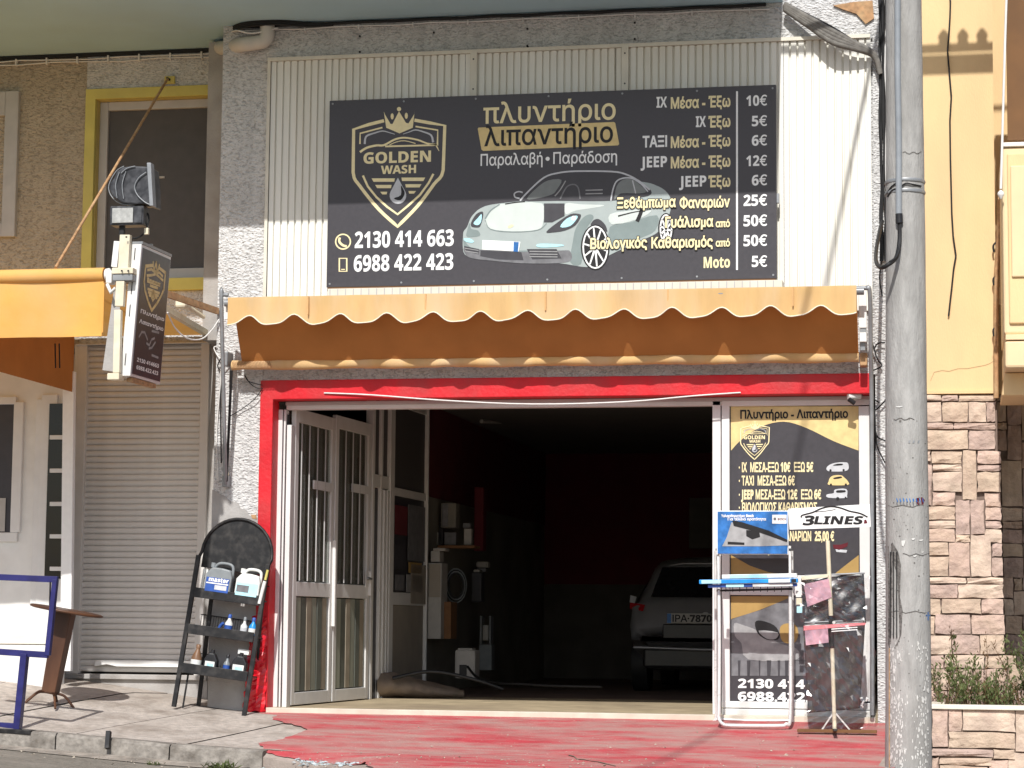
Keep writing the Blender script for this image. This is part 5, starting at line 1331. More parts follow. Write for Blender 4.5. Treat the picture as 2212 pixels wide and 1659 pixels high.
m_pink = mat('pink_label', (.62,.36,.42), .5, .3, 12, dirt=(.30,.20,.26), dscale=9, damt=.9)
m_redl = mat('coral_label', (.80,.25,.27), .5, .1, 9)
m1 = matpack('mat_pack', 'crinkled glossy black mat pack with pink label, upper on the stand', [(1731,1250),(1866,1240),(1871,1346),(1738,1350)], m_matb, None, YM+.05, .016, 1)
poly(MB(), [(1736,1262),(1790,1250),(1797,1290),(1744,1311)], YM-.025).build('label', m_pink, m1); poly(MB(), [(1730,1245),(1790,1240),(1788,1247),(1732,1253)], YM-.028).build('header_card', m_cream, m1)
for a, b in (((1800,1262),(1860,1246)),((1752,1330),(1800,1310)),((1822,1330),(1866,1290)),((1760,1322),(1786,1316))): stroke(MB(), [a, ((a[0]+b[0])/2+3,(a[1]+b[1])/2+2), b], 3, YM-.03, None, 1).build('plastic_fold', m_film, m1)
m2 = matpack('mat_pack', 'large matt black mat pack with coral label, lower on the stand', [(1735,1348),(1869,1340),(1858,1530),(1746,1540)], m_matd, None, YM+.03, .008, 3)
poly(MB(), [(1736,1352),(1870,1345),(1869,1350),(1800,1356),(1736,1362)], YM-.045).build('header_card', m_redl, m2); poly(MB(), [(1738,1360),(1788,1356),(1790,1388),(1741,1394)], YM-.043).build('label', m_pink, m2)
for y in (1359, 1364): stroke(MB(), [(1796,y),(1852,y-4)], 2.2, YM-.045).build('label_line', m_whitep, m2)
# loose clear plastic round the mats
mb = MB(); V = []; F = []; n = 22
for i in range(n+1):
    y = lerp(1245, 1570, i/n)
    for k in range(5): V.append(P(lerp(1872, 1892 if y > 1400 else 1880, k/4)+random.uniform(-2,2), y, YM+.05+.05*math.sin(k*1.6+i*.5)+random.uniform(-.015,.015)))
for i in range(n):
    for k in range(4): F.append((i*5+k, i*5+k+1, (i+1)*5+k+1, (i+1)*5+k))
V2 = []; F2 = []
for i in range(9):
    for k in range(13): V2.append(P(1738+k*11+random.uniform(-2,2), 1534+i*5, YM-.02-.04*math.sin(k*.9+i)+random.uniform(-.012,.012)))
for i in range(8):
    for k in range(12): F2.append((i*13+k, i*13+k+1, (i+1)*13+k+1, (i+1)*13+k))
for x0_, x1_, y0_, y1_, ym_ in ((1730,1872,1248,1348,YM-.07),(1736,1868,1350,1536,YM-.07)):
    n_ = 16; k0 = len(mb.v); GV = []; GF = []
    for i in range(n_+1):
        for k in range(n_+1): GV.append(P(lerp(x0_,x1_,k/n_)+random.uniform(-3,3), lerp(y0_,y1_,i/n_)+random.uniform(-3,3), ym_+random.uniform(-.022,.022)+.02*math.sin(k*.5-i*.6)))
    for i in range(n_):
        for k in range(n_): GF += [(i*(n_+1)+k, i*(n_+1)+k+1, (i+1)*(n_+1)+k+1), (i*(n_+1)+k, (i+1)*(n_+1)+k+1, (i+1)*(n_+1)+k)]
    mb.add(GV, GF, False)
cb = mb.add(V, F, True).add(V2, F2, True).build('plastic_bag', m_film); tag(cb, 'loose crumpled clear plastic bag around the black mats', 'plastic bag')
mb = MB(); 
for _ in range(5): x, y = random.uniform(1862,1876), random.uniform(1505,1532); mb.tube([P(x,y,YM-.05), P(x+random.uniform(-8,8),y+random.uniform(-9,9),YM-.06)], .009, 5)
tag(mb.build('bag_knot', m_jugw), 'small white knot of twisted plastic on the mat bag', 'knot')
# hook of an umbrella under the film of the lower mat
# ================================================================== UTILITY POLE
YPo = -2.0
pc = [P((1915+1992)/2-1, 0, YPo), P((1913+2011)/2+1, 1659, YPo)]
gz = -.42
pl0 = Vector((pc[1].x+(pc[1].x-pc[0].x)/(pc[1].z-pc[0].z)*(gz-pc[1].z), YPo, gz))
po = thing('utility_pole', 'tall weathered grey concrete utility pole at the kerb between the two buildings', 'pole', tuple(pl0))
def pole_c(z): t = (z-pc[1].z)/(pc[0].z-pc[1].z); return Vector((lerp(pc[1].x, pc[0].x, t), YPo, z))
def pole_r(z): 
    t = (z-pc[1].z)/(pc[0].z-pc[1].z)
    return lerp(.5*(2013-1915)/F_PX*(YPo-CAM_Y)*1.0, .5*(1992-1915)/F_PX*(YPo-CAM_Y), t)
V = []; F = []; n = 28; zs = [-.45+.18*i for i in range(55)]
for i, z in enumerate(zs):
    c = pole_c(z); r = pole_r(z)
    for j in range(n):
        a = 2*math.pi*j/n; rr = r*(1+.012*math.sin(3*a+z*2)+.006*math.sin(7*a+z*9)); V.append(c+Vector((rr*math.cos(a), rr*math.sin(a), 0)))
for i in range(len(zs)-1):
    for j in range(n): F.append((i*n+j, i*n+(j+1)%n, (i+1)*n+(j+1)%n, (i+1)*n+j))
F.append(tuple((len(zs)-1)*n+j for j in range(n)))
shaft = MB().add(V, F, True).build('shaft', m_conc, po)
def on_pole(x, y, lift=.004):
    """point on the front of the shaft under photo px"""
    p = P(x, y, YPo); r = pole_r(p.z); c = pole_c(p.z)
    for _ in range(6):
        dx = max(-.98*r, min(.98*r, p.x-c.x)); Y = YPo-math.sqrt(r*r-dx*dx)-lift; p = P(x, y, Y); c = pole_c(p.z)
    return p
def patch(pts, name, m, lift=.004):
    mb = MB(); mb.add([on_pole(x, y, lift) for x, y in pts], [tuple(range(len(pts)))]); return mb.build(name, m, po)
rnd = random.Random(3)
mb = MB()
for k in range(420):   # flaking whitewash low on the pole
    t = rnd.random()
    y = 1385+ (1659-1385)*t**.8; x = rnd.choice([rnd.uniform(1921,2006), rnd.uniform(1921,1950), rnd.uniform(1980,2006), rnd.uniform(1921,1950)]); s_ = rnd.uniform(.8, 2.6); h_ = s_*rnd.uniform(1,4)
    if 1430 < y < 1500 and 1935 < x < 1995: continue
    mb.add([on_pole(x+rnd.uniform(-s_,s_), y+rnd.uniform(-h_,h_), .003) if False else on_pole(min(2009,max(1918,x+math.cos(a)*s_*rnd.uniform(.5,1))), y+math.sin(a)*h_*rnd.uniform(.5,1), .003) for a in (0,1.2,2.4,3.8,5)], [(0,1,2,3,4)])
fk = mb.build('whitewash_flakes', m_flake, po); fk['kind'] = 'stuff'
mb = MB()
for k in range(70):
    x, y = rnd.uniform(1925,2003), rnd.uniform(900,1500); s_ = rnd.uniform(.5,1.6)
    mb.add([on_pole(x+s_*1.5*math.cos(a), y+s_*math.sin(a)*rnd.uniform(.5,1), .003) for a in (0,1.5,3,4.6)], [(0,1,2,3)])
fk = mb.build('dark_pits', mat('dark_pit', (.12,.11,.10), .95, .2, 20), po); fk['kind'] = 'stuff'
mb = MB()   # broken strip with exposed bars
m_break = mat('broken_concrete', (.15,.14,.13), .95, .45, 40, bump=1, bscale=60)
pts = [(1918,1180),(1928,1172),(1940,1192),(1946,1220),(1944,1290),(1950,1320),(1947,1370),(1938,1395),(1922,1400),(1918,1390)]
mb = MB(); L_ = [on_pole(max(1916.5,x), y, .005) for x, y in pts]; mb.add(L_, [tuple(range(len(L_)))]).build('broken_strip', m_break, po)
for x in (1923, 1930, 1937): MB().tube([on_pole(x, y, .009) for y in (1192,1230,1290,1340,1378)], .0045, 5).build('reinforcing_bar', m_rubber, po)
for y, x0_, x1_ in ((1093,1918,2004),(1198,1950,2008),(1322,1925,2008),(330,1950,1990),(905,1930,1975)):
    mb = MB(); L_ = [on_pole(lerp(x0_, x1_, k/8), y+2.5*math.sin(k*1.7+y)-(k-4)**2*.05, .004) for k in range(9)]
    mb.tube(L_, .0022, 4).build('hairline_crack', m_break, po)
for x, y, w_, h_, mm in ((1947,1168,9,13,m_flake),(1969,1163,8,4,m_flake),(1985,1166,10,3,m_flake),(1935,878,16,2,m_flake),(1942,908,5,4,m_break),(1962,903,4,3,m_break),(1972,1200,9,3,m_flake),(1990,1192,6,2,m_flake)):
    patch([(x,y),(x+w_,y-1),(x+w_*.8,y+h_*.5),(x+w_*.5,y+h_),(x+1,y+h_*.8)], 'torn_paper', mm)
MB().tube([on_pole(1921, y, .008) for y in (1400,1470,1540,1600,1659)], .004, 5).build('rust_line', m_rust, po)
for y0, s_, col_ in ((1080,1.0,m_bluep),(1088,.8,m_greyp)):
    mb = MB()
    for k in range(9):
        x = 1936+k*7; mb.add([on_pole(x,y0-5*rnd.random(),.004), on_pole(x+1.5,y0-4,.004), on_pole(x+4,y0+5*rnd.random(),.004), on_pole(x+2,y0+5,.004)], [(0,1,2,3)])
        if col_ is m_greyp and k > 6: break
    mb.build('scribble', col_, po)
patch([(1980,1076),(1992,1074),(1998,1080),(1994,1090),(1984,1091),(1978,1084)], 'red_paint_mark', m_inred)
patch([(2004,1322),(2006,1322),(2006,1340),(2004,1340)], 'blue_mark', m_bluep); patch([(2000,1328),(2009,1328),(2009,1331),(2000,1331)], 'blue_mark', m_bluep)
for k, x in enumerate((1963,1972,1983)): patch([(x,952),(x+4,951),(x+3,957),(x-1,957)], 'stamped_mark', m_greymetal)
for y in (395, 418): 
    z = P(1950, y, YPo).z; c = pole_c(z); r = pole_r(z)+.006
    MB().lathe((c.x, c.y, z), [(r,-.012),(r+.004,0),(r,.012)], 30).build('steel_strap', m_greymetal, po)
for pts in ([(1916,418),(1924,405),(1932,398),(1940,393)],[(1946,404),(1956,396),(1970,398),(1990,402)],[(1917,425),(1926,412),(1934,408)]): MB().tube(smoothpath([on_pole(x,y,.012) for x,y in pts],3), .006, 6).build('lashing', m_rubber, po)
# conduit
cnd = [on_pole(1939 if y < 200 else 1941.5, y, .024) for y in (-140,0,150,300,420,470)]
MB().tube(cnd, .024, 12).build('conduit', mat('grey_conduit', (.26,.28,.30), .4, .1, 9), po)
MB().tube([on_pole(1942,462,.024), on_pole(1943,482,.024)], .028, 12).build('conduit_collar', m_blackpl, po)
MB().tube(smoothpath([on_pole(1943,480,.02), on_pole(1943,520,.03), P(1936,556,-2.22), P(1918,572,-2.3), P(1903,578,-2.2), P(1893,566,-1.8), P(1893,540,-1.2), P(1900,500,-.6), P(1906,478,-.1)], 6), .016, 8).build('cable_loop', m_rubber, po)
MB().tube(smoothpath([on_pole(1945,480,.03), on_pole(1945,520,.035), P(1938,552,-2.24), P(1922,566,-2.3)], 6), .009, 8).build('cable_loop', m_rubber, po)
# cables coming down the pilaster
vb = thing('facade_cable_bundle', 'tangle of black and white cables running down the narrow stucco pilaster', 'cables', tuple(P(1895,300,-.06)))
rnd = random.Random(11)
for k in range(6):
    x0 = 1899+k*3.2; pts = []
    for i in range(13):
        y = -60+i*52; pts.append(P(x0+rnd.uniform(-2.5,2.5)+i*.5, y, -.05-.02*(k%3)))
    MB().tube(smoothpath(pts, 3), .010 if k % 3 else .014, 6).build('cable', m_wcable if k == 4 else m_rubber, vb)
for pts in ([(1905,560),(1900,600),(1906,640)],[(1888,755),(1896,742),(1912,740)],[(1884,740),(1895,775),(1905,790),(1886,800)],[(1886,890),(1900,878),(1915,862)],[(1882,862),(1890,900),(1893,940),(1912,952)],[(1893,940),(1895,965),(1912,1000)],[(1883,830),(1888,860),(1900,870)]):
    MB().tube(smoothpath([P(x,y,-.06) for x,y in pts]), .007, 6).build('cable', m_rubber, vb)
# sagging cable from slab corner; grey tubes below it imitate its shadow band
db = thing('diagonal_cable_shadow', 'black diagonal cable from the slab corner to the pilaster, with grey tubes for its shadow', 'cables', tuple(P(1800,60,-.3)))
m_cable_shade = mat('cable_shadow_grey', (.17,.16,.145), .9, .25, 20, bump=.5, bscale=40)
for k in range(5):
    u_ = k/4
    MB().tube(smoothpath([P(1695,6+u_*14,-.10), P(1750,34+u_*24,-.16), P(1800,60+u_*32,-.20), P(1850,92+u_*14,-.16), P(1888,116+u_*5,-.1), P(1902,160,-.08)], 5), .026 if k else .010, 7).build('cable', m_rubber if k == 0 else m_cable_shade, db)
# broken brown plaster above
pb2 = MB()
pts = [(1800,12),(1850,4),(1885,2),(1888,40),(1870,52),(1850,30),(1820,20)]
pb2.prism([(P(x,y,-.02).x, P(x,y,-.02).z) for x, y in pts], -.03, -.01); pb2.build('exposed_brick', m_rust, main)
# street service wire overhead (out of frame, throws the faint slanting shadow)
A_ = P(1872,180,-.04); B_ = P(1776,650,-.04)
oa = A_-SUN*2.6/SUN.y*1.0; ob = B_-SUN*5.2/SUN.y
dv = (ob-oa).normalized()
ow = thing('overhead_service_wire', 'black service wire crossing above the street towards the facade', 'wire', tuple((oa+ob)/2))
MB().tube([oa-dv*.9, oa, ob, ob+dv*9], .018, 8).build('wire', m_rubber, ow)
pw_ = thing('power_lines', 'power lines and insulators high on the concrete pole', 'power lines', tuple(pole_c(8.0)))
for dz in (0, .62, 1.05): MB().tube([(-30,-2.3,8.4+dz-.4),(-.3,-2.3,7.85+dz),(30,-2.3,8.5+dz-.4)], .03 if dz < 1 else .02, 6).build('line', m_rubber, pw_)
for dz in (0, .62):
    for k in range(4): MB().lathe((.02+.16*k,-2.3,7.86+dz), [(.02,0),(.05,.03),(.03,.06),(.05,.09),(.02,.14)], 10).build('insulator', m_rust, pw_)
MB().box(-.45,.9,-2.38,-2.28,7.70,7.78).build('cross_arm', m_greymetal, pw_)

# ================================================================== RIGHT BUILDING
rbd = thing('stone_clad_building', 'peach plastered building with rough pink stone cladding below, right of the pole', 'building', (.4, .0, -.4))
zst = P(2080, 851, 0).z
XQ = P(2151, 600, 0).x; XQ2 = P(2166, 1200, 0).x; YQ = 1.35
box('wall', m_plaster, rbd, -.42, XQ, .0, .35, zst, 9.0)
box('wall_core', m_mortar, rbd, -.42, XQ2-.03, .028, .35, -.8, zst-.002)
box('wall', m_plaster, rbd, -.42, 4.5, YQ, YQ+.3, P(2180,851,YQ).z, 9.0, label='shaded peach wall deep under the balcony')
box('wall_core', m_mortar, rbd, -.42, 4.5, YQ+.028, YQ+.35, -.8, P(2180,851,YQ).z-.002)
box('porch_ceiling', m_peach, rbd, XQ, 4.5, .0, YQ, 3.45, 3.6)
def stone(x0, x1, z0, z1, y, m, parent, j=.006, dep=.05):
    gx, gz_ = 3, 3; V = []; F = []
    for a in range(gz_+1):
        for b in range(gx+1):
            e = (a in (0, gz_)) or (b in (0, gx)); jj = j if e else 0
            V.append((lerp(x0,x1,b/gx)+random.uniform(-jj,jj), y+(.008 if e else 0)+random.uniform(-.006,.006), lerp(z0,z1,a/gz_)+random.uniform(-jj,jj)))
    for a in range(gz_):
        for b in range(gx): k = a*(gx+1)+b; F.append((k, k+1, k+gx+2, k+gx+1))
    ring = [b for b in range(gx+1)]+[a*(gx+1)+gx for a in range(1, gz_+1)]+[gz_*(gx+1)+b for b in range(gx-1, -1, -1)]+[a*(gx+1) for a in range(gz_-1, 0, -1)]
    k0 = len(V); V += [(V[i][0], y+dep, V[i][2]) for i in ring]
    for i in range(len(ring)): F.append((ring[i], k0+i, k0+(i+1)%len(ring), ring[(i+1)%len(ring)]))
    return MB().add(V, F).build('stone', m, parent)
stm = [mat('pink_stone', (.53,.385,.315), .9, .25, 7, bump=.6, bscale=22, dirt=(.56,.42,.31), dscale=5, damt=.8, bdist=.03),
       mat('tan_stone', (.57,.44,.33), .9, .22, 7, bump=.6, bscale=22, dirt=(.44,.31,.24), dscale=5, damt=.7, bdist=.03),
       mat('pale_stone', (.61,.48,.375), .9, .20, 7, bump=.6, bscale=18, dirt=(.47,.34,.28), dscale=6, damt=.7, bdist=.03),
       mat('mauve_stone', (.48,.355,.30), .9, .25, 7, bump=.6, bscale=24, dirt=(.52,.39,.30), dscale=5, damt=.6, bdist=.03)]
def cstone(x0, y0, x1, y1, off=0, Y=0, parent=None, m=None):
    y0 += off; y1 += off
    a = P(1607.2+x0*.2734, 864+(y0+y1)/2*.2734, Y); b = P(1607.2+x1*.2734, 864+(y0+y1)/2*.2734, Y)
    z1 = P(1607.2+(x0+x1)/2*.2734, 864+y0*.2734, Y).z; z0 = P(1607.2+(x0+x1)/2*.2734, 864+y1*.2734, Y).z
    g = .002
    stone(a.x+g, b.x-g, z0+g, z1-g, Y+random.uniform(-.012,.008)-.01, m or random.choice(stm), parent or rbd)
S = [(1300,-38,1560,8),(1565,-38,1690,8),(1695,-38,1990,8),(1995,-38,2075,8),(2080,-38,2212,8),
 (1300,15,1560,172),(1565,15,1770,172),(1775,15,1910,172),(1915,15,1990,172),(1995,15,2075,172),(2080,15,2195,195),
 (1300,180,1650,232),(1655,180,1985,232),(1990,180,2075,235),(2082,200,2190,475),(2195,-30,2420,320),
 (1300,240,1770,393),(1778,240,1985,393),(1990,240,2075,400),(2195,330,2420,540),
 (1480,402,1720,503),(1300,402,1474,480),(1725,398,1838,785),(1843,402,2030,505),(2035,480,2200,840),
 (1300,486,1440,835),(1444,510,1483,835),(1488,510,1720,562),(1843,512,2030,562),(2205,545,2420,850),
 (1488,570,1720,722),(1843,570,2030,728),(1488,730,1668,835),(1903,735,2030,842),(1790,790,1900,1062),(1672,790,1785,1062),
 (1300,842,1668,945),(1905,850,2035,950),(2042,850,2200,955),(1300,955,1668,1010),(1905,958,2035,1014),(2042,962,2200,1016),
 (1300,1016,1668,1120),(1905,1020,2035,1130),(2042,1022,2200,1132),(2205,858,2420,1130),
 (1620,1126,1785,1395),(1790,1070,1952,1395),(1670,1068,1785,1122),(1300,1126,1617,1230),(1957,1136,2040,1236),(2045,1138,2200,1240),
 (1300,1237,1617,1395),(1957,1242,2045,1395),(2050,1246,2210,1404),(2215,1138,2420,1404),
 (1300,1402,1755,1450),(1760,1402,2045,1452),(2050,1410,2128,1565),(2135,1410,2200,1505),(2135,1512,2300,1700),(2205,1410,2420,1505),
 (1300,1458,1685,1565),(1692,1458,2048,1565),(1300,1573,1555,1700),(1560,1573,1872,1685),(1880,1573,2050,1690),(2055,1573,2130,1700),
 (1300,1706,1505,1850),(1510,1692,1790,1850),(1795,1698,2060,1850),(2065,1706,2200,1850),(2205,1706,2420,1850),
 (1300,1858,1640,2010),(1645,1858,1860,2010),(1865,1858,2060,2010),(2065,1858,2420,2010),
 (1300,2018,1580,2120),(1585,2018,1900,2120),(1905,2018,2150,2120),(2155,2018,2420,2120),
 (1300,2126,1500,2290),(1505,2126,1800,2290),(1805,2126,2080,2290),(2085,2126,2420,2290),(1300,2296,1700,2420),(1705,2296,2060,2420),(2065,2296,2420,2420)]
for s_ in S:
    deep = s_[0] >= 1990
    cstone(*s_, Y=YQ if deep else 0, m=None)
cstone(1990,1402,2125,1565,Y=YQ); cstone(1960,1573,2050,1700,Y=YQ)
# rest of the cladding, out of frame to the right
x = P(1607.2+2420*.2734, 1200, 0).x+.01
while x < 4.4:
    z = -.45; w = random.uniform(.35,.6)
    while z < zst-.02:
        h = min(random.choice([.12,.2,.3]), zst-.006-z); stone(x+.004, x+w-.004, z+.004, z+h-.004, YQ-.01, random.choice(stm), rbd); z += h
    x += w
box('drip_ledge', m_plaster, rbd, -.42, XQ, -.012, .0, zst+.003, zst+.03)
# hairline crack and black cable on the peach wall
cr_ = thing('wall_cable', 'thin black cable hanging in a crooked line down the peach wall', 'cable', tuple(P(2052,400,-.02)))
pts = [(2052,-20),(2053,8),(2052,38),(2050,70),(2047,110),(2050,148),(2055,208),(2052,260),(2053,340),(2055,420),(2056,460),(2059,510),(2065,552),(2060,580),(2056,620),(2052,655),(2049,683)]
MB().tube([P(x,y,-.02) for x, y in pts], .008, 6).build('cable', m_rubber, cr_)
mb = MB()
for a, b in zip([(2010,888),(2018,870),(2035,866),(2050,868),(2070,862),(2090,862),(2110,858),(2128,855),(2140,850)], [(2018,870),(2035,866),(2050,868),(2070,862),(2090,862),(2110,858),(2128,855),(2140,850),(2146,846)]): 
    if a[1] < 850: continue
    stroke(mb, [(a[0],a[1]-66),(b[0],b[1]-66)], 1.0, -.003)
mb.build('crack', mat('crack_line', (.50,.36,.20), .9, .1, 9), rbd)
# balcony with moulded peach parapet
bl = thing('peach_balcony', 'peach balcony with moulded parapet panel at the far right', 'balcony', (1.4, -.8, 3.2))
Yb = -1.15
bx0 = P(2166, 500, Yb).x; z = lambda y: P(2190, y, Yb).z
box('parapet', m_peach, bl, bx0, 4.4, Yb, Yb+.14, z(722), z(318), .02)
box('parapet_side', m_peach, bl, bx0, bx0+.14, Yb+.141, 0, z(722), z(318), .01)
a = P(2172, 500, Yb).x
box('panel_moulding', m_plaster, bl, a+.02, 4.3, Yb-.025, Yb-.001, z(700), z(332), .02)
box('panel_moulding', m_peach, bl, P(2184,500,Yb).x, 4.2, Yb-.045, Yb-.026, z(600), z(360), .018)
box('balcony_floor', m_peach, bl, bx0+.01, 4.4, Yb-.03, 0, z(735), z(723), .005)
box('corbel', m_peach, bl, P(2171,780,Yb).x, 4.3, Yb-.02, -.0, z(795), z(736), .02)
MB().prism([(P(2164,850,Yb+.3).x, z(846)),(P(2170,800,Yb+.3).x, z(796)),(4.3, z(796)),(4.3, z(846))], Yb+.3, 0).build('corbel', m_plaster, bl, .01)
box('hand_rail', m_white, bl, P(2166,315,Yb).x, 4.4, Yb-.02, Yb+.05, z(317), z(308), .006)
box('shaded_blind', m_brownfab, bl, P(2174,100,Yb).x, 4.4, Yb+.05, Yb+.06, z(300), z(-160), 0)  # shade under the upper awning put into the dark brown
box('soffit_strip', m_peach, bl, P(2140,0,-.8).x+.10, 4.4, -.8, 0, z(-190), z(-170))
rdd = thing('awning_rod', 'thin white vertical rod with round white knob at the balcony edge', 'rod', tuple(P(2162,420,-1.2)))
MB().tube([P(2176,-60,-1.22), P(2172,60,-1.22), P(2166,270,-1.22), P(2162,408,-1.22)], .010, 8).build('rod', m_white, rdd)
MB().lathe(P(2162,419,-1.22), [(.006,-.04),(.022,-.015),(.028,.0),(.022,.015),(.006,.03)], 12).build('knob', m_white, rdd)
dp = thing('wall_conduit', 'brown cable conduit running down between peach wall and balcony', 'conduit', tuple(P(2158,600,-.05)))
MB().tube(smoothpath([P(2161,428,-.3), P(2160,470,-.15), P(2155,560,-.06), P(2152,620,-.05), P(2152,860,-.05)]), .022, 8).build('conduit', m_rust, dp)
for y in (530, 602, 712): MB().tube(smoothpath([P(2156,y-10,-.05), P(2146,y,-.06), P(2147,y+14,-.06)]), .009, 6).build('clip', m_rubber, dp)
# planter
pn = thing('stone_planter', 'low rough stone planter with pale coping at the foot of the clad wall', 'planter', (1, -.6, -.42))
Yp = -.75; xl = P(2013,1600,Yp).x; ztp = P(2110,1523,Yp).z; ztc = P(2110,1533,Yp).z
box('coping', m_coping, pn, xl-.01, 4.4, Yp-.03, Yp+.12, ztc, ztp, .006)
box('coping', m_coping, pn, xl-.01, xl+.10, Yp+.121, -.02, ztc, ztp, .006)
box('planter_core', m_mortar, pn, xl+.03, 4.4, Yp+.03, Yp+.10, -.7, ztc-.001)
box('planter_core', m_mortar, pn, xl+.03, xl+.09, Yp+.101, -.02, -.7, ztc-.001)
box('soil', m_soil, pn, xl+.09, 4.4, Yp+.10, -.0, -.7, ztp-.10)
PS = [(1485,1195,1612,1495),(1618,1195,1722,1370),(1728,1195,2142,1370),(1620,1380,2142,1500),(2148,1195,2420,1530),(1485,1510,1970,1568),(1975,1515,2140,1590),(1545,1578,1960,1635),(1485,1578,1540,1760),(1548,1642,1930,1800),(1935,1598,2085,1800),(2092,1540,2420,1800),(1485,1806,1800,1960),(1806,1806,2150,1960),(2156,1806,2420,1960)]
for s_ in PS: cstone(*s_, off=1248, Y=Yp, parent=pn)
# shrub
rnd = random.Random(5)
sb = thing('planter_shrub', 'straggly green shrub with dry brown stems growing in the stone planter', 'shrub', tuple(P(2120,1528,-.35)))
st_ = MB(); lv = MB(); dr = MB()
for k in range(330):
    bxp = rnd.uniform(P(2022,1500,-.4).x, 2.2); byp = rnd.uniform(-.60,-.10); clump = math.sin(bxp*9+1)*.5+.5; dry = rnd.random() < .48
    h = rnd.uniform(.28,.60)*(1.12 if bxp > .60 else .80); h = h*(.55 if dry else .7+.45*clump)
    if rnd.random() < .07: h = rnd.uniform(.62,.76)
    lean = Vector((rnd.gauss(0,.30), rnd.gauss(-.05,.2), 1)).normalized(); b0 = Vector((bxp, byp, ztp-.10)); pts = [b0+lean*h*t+Vector((rnd.gauss(0,.012),rnd.gauss(0,.012),0)) for t in (0,.35,.7,1)]
    st_.tube(pts, .0035, 4, .0015, False)
    nl = int(h*(95 if not dry else 55))
    for q_ in range(nl):
        t = .2+.8*rnd.random()**.8; p = pts[0].lerp(pts[-1], t)+Vector((rnd.gauss(0,.014),rnd.gauss(0,.014),rnd.gauss(0,.01)))
        d_ = Vector((rnd.gauss(0,1), rnd.gauss(0,1), .9+rnd.random())).normalized(); s2 = d_.cross(Vector((rnd.random()-.5, rnd.random()-.5, rnd.random()-.5))).normalized()
        L_ = rnd.uniform(.03,.055); w = .008 if not dry else .005
        (dr if dry else lv).add([p, p+d_*L_*.5+s2*w, p+d_*L_, p+d_*L_*.5-s2*w], [(0,1,2,3)])
st_.build('stems', m_stem, sb); x = lv.build('leaves', m_leaf, sb); x['kind'] = 'stuff'; x = dr.build('dry_leaves', m_leafdry, sb); x['kind'] = 'stuff'
def weed(px, py, s_, label, n):
    p = PG(px, py); p = Vector((p.x, p.y, road_z(p.x, p.y)+.01 if p.y < YK-.1 else p.z)); t = thing('weed_tuft', label, 'weed', tuple(p), 'weeds in the gutter'); mb = MB()
    for k in range(n):
        d_ = Vector((rnd.gauss(0,1), rnd.gauss(0,.7), rnd.uniform(.2,1.2))).normalized(); s2 = d_.cross(Vector((0,0,1))).normalized(); q_ = p+Vector((rnd.gauss(0,s_*.6), rnd.gauss(0,s_*.3), 0)); L_ = s_*rnd.uniform(.4,1); w = s_*.09
        mb.add([q_, q_+d_*L_*.5+s2*w, q_+d_*L_+Vector((0,0,-L_*.2)), q_+d_*L_*.5-s2*w], [(0,1,2,3)])
    x = mb.build('leaves', m_leaf, t); x['kind'] = 'stuff'
weed(333, 1622, .055, 'small low green weed in the gutter, left of the other weed', 40)
weed(476, 1630, .10, 'larger bushy green weed in the gutter near the red ramp', 110)
weed(498, 1640, .07, 'flat green weed patch touching the larger weed', 50)

# ================================================================== LEFT STREET FURNITURE
# tall bistro table
tp = P(141, 1291, -.95); gb_ = PG(110, 1484)
tb = thing('bar_table', 'brown round bar table with tapered square pedestal leaning on the sloping pavement', 'table', (P(105,1478,-.95).x, -.95, G(P(105,1478,-.95).x,-.95)), rot=(R(-1.5), R(9.5), 0))
MB().lathe((0,0,.80), [(.29,0),(.312,.006),(.312,.020),(.30,.024)], 40).build('table_top', m_wood, tb)
wt, wb = .062, .060
MB().add([(-wb,-wb,.10),(wb,-wb,.10),(wb,wb,.10),(-wb,wb,.10),(-wt*1.35,-wt,.80),(wt*1.1,-wt,.80),(wt*1.1,wt,.80),(-wt*1.35,wt,.80)], [(0,3,2,1),(4,5,6,7),(0,1,5,4),(1,2,6,5),(2,3,7,6),(3,0,4,7)]).build('pedestal', m_wood, tb, .004)
for k in range(5):
    a = R(20+72*k); MB().tube(smoothpath([(.04*math.cos(a),.04*math.sin(a),.11),(.12*math.cos(a),.12*math.sin(a),.10),(.20*math.cos(a),.20*math.sin(a),.03),(.23*math.cos(a),.23*math.sin(a),.0)]), .011, 8).build('foot', m_wood, tb)
# blue frame
YF = -2.05
bf_ = thing('blue_metal_frame', 'navy blue painted metal barrier frame cut off by the left photo edge', 'frame', tuple(P(45,1585,YF)))
def bb(n, a, b, w=.05): MB().bar(P(*a,YF), P(*b,YF), w*.8, w).build(n, m_blue, bf_, .003)
bb('top_bar', (-90,1243), (125,1252)); bb('side_post', (120,1252), (103,1416)); bb('lower_bar', (-90,1402), (104,1415)); bb('leg', (54,1412), (37,1582), .068)
MB().bar(P(-90,1562,YF), P(38,1570,YF), .05, .055).build('bottom_bar', m_blue, bf_, .003); MB().bar(P(-90,1572,YF-.05), P(72,1582,YF-.05), .12, .035).build('foot_bar', m_black, bf_, .003)
# stump of a post at the kerb
sp = PG(236, 1598)
tag(MB().bar(P(232,1617,-2.2), P(235,1580,-2.15), .035, .04).build('post_stump', m_black), 'short black metal post stump at the kerb', 'post stump')

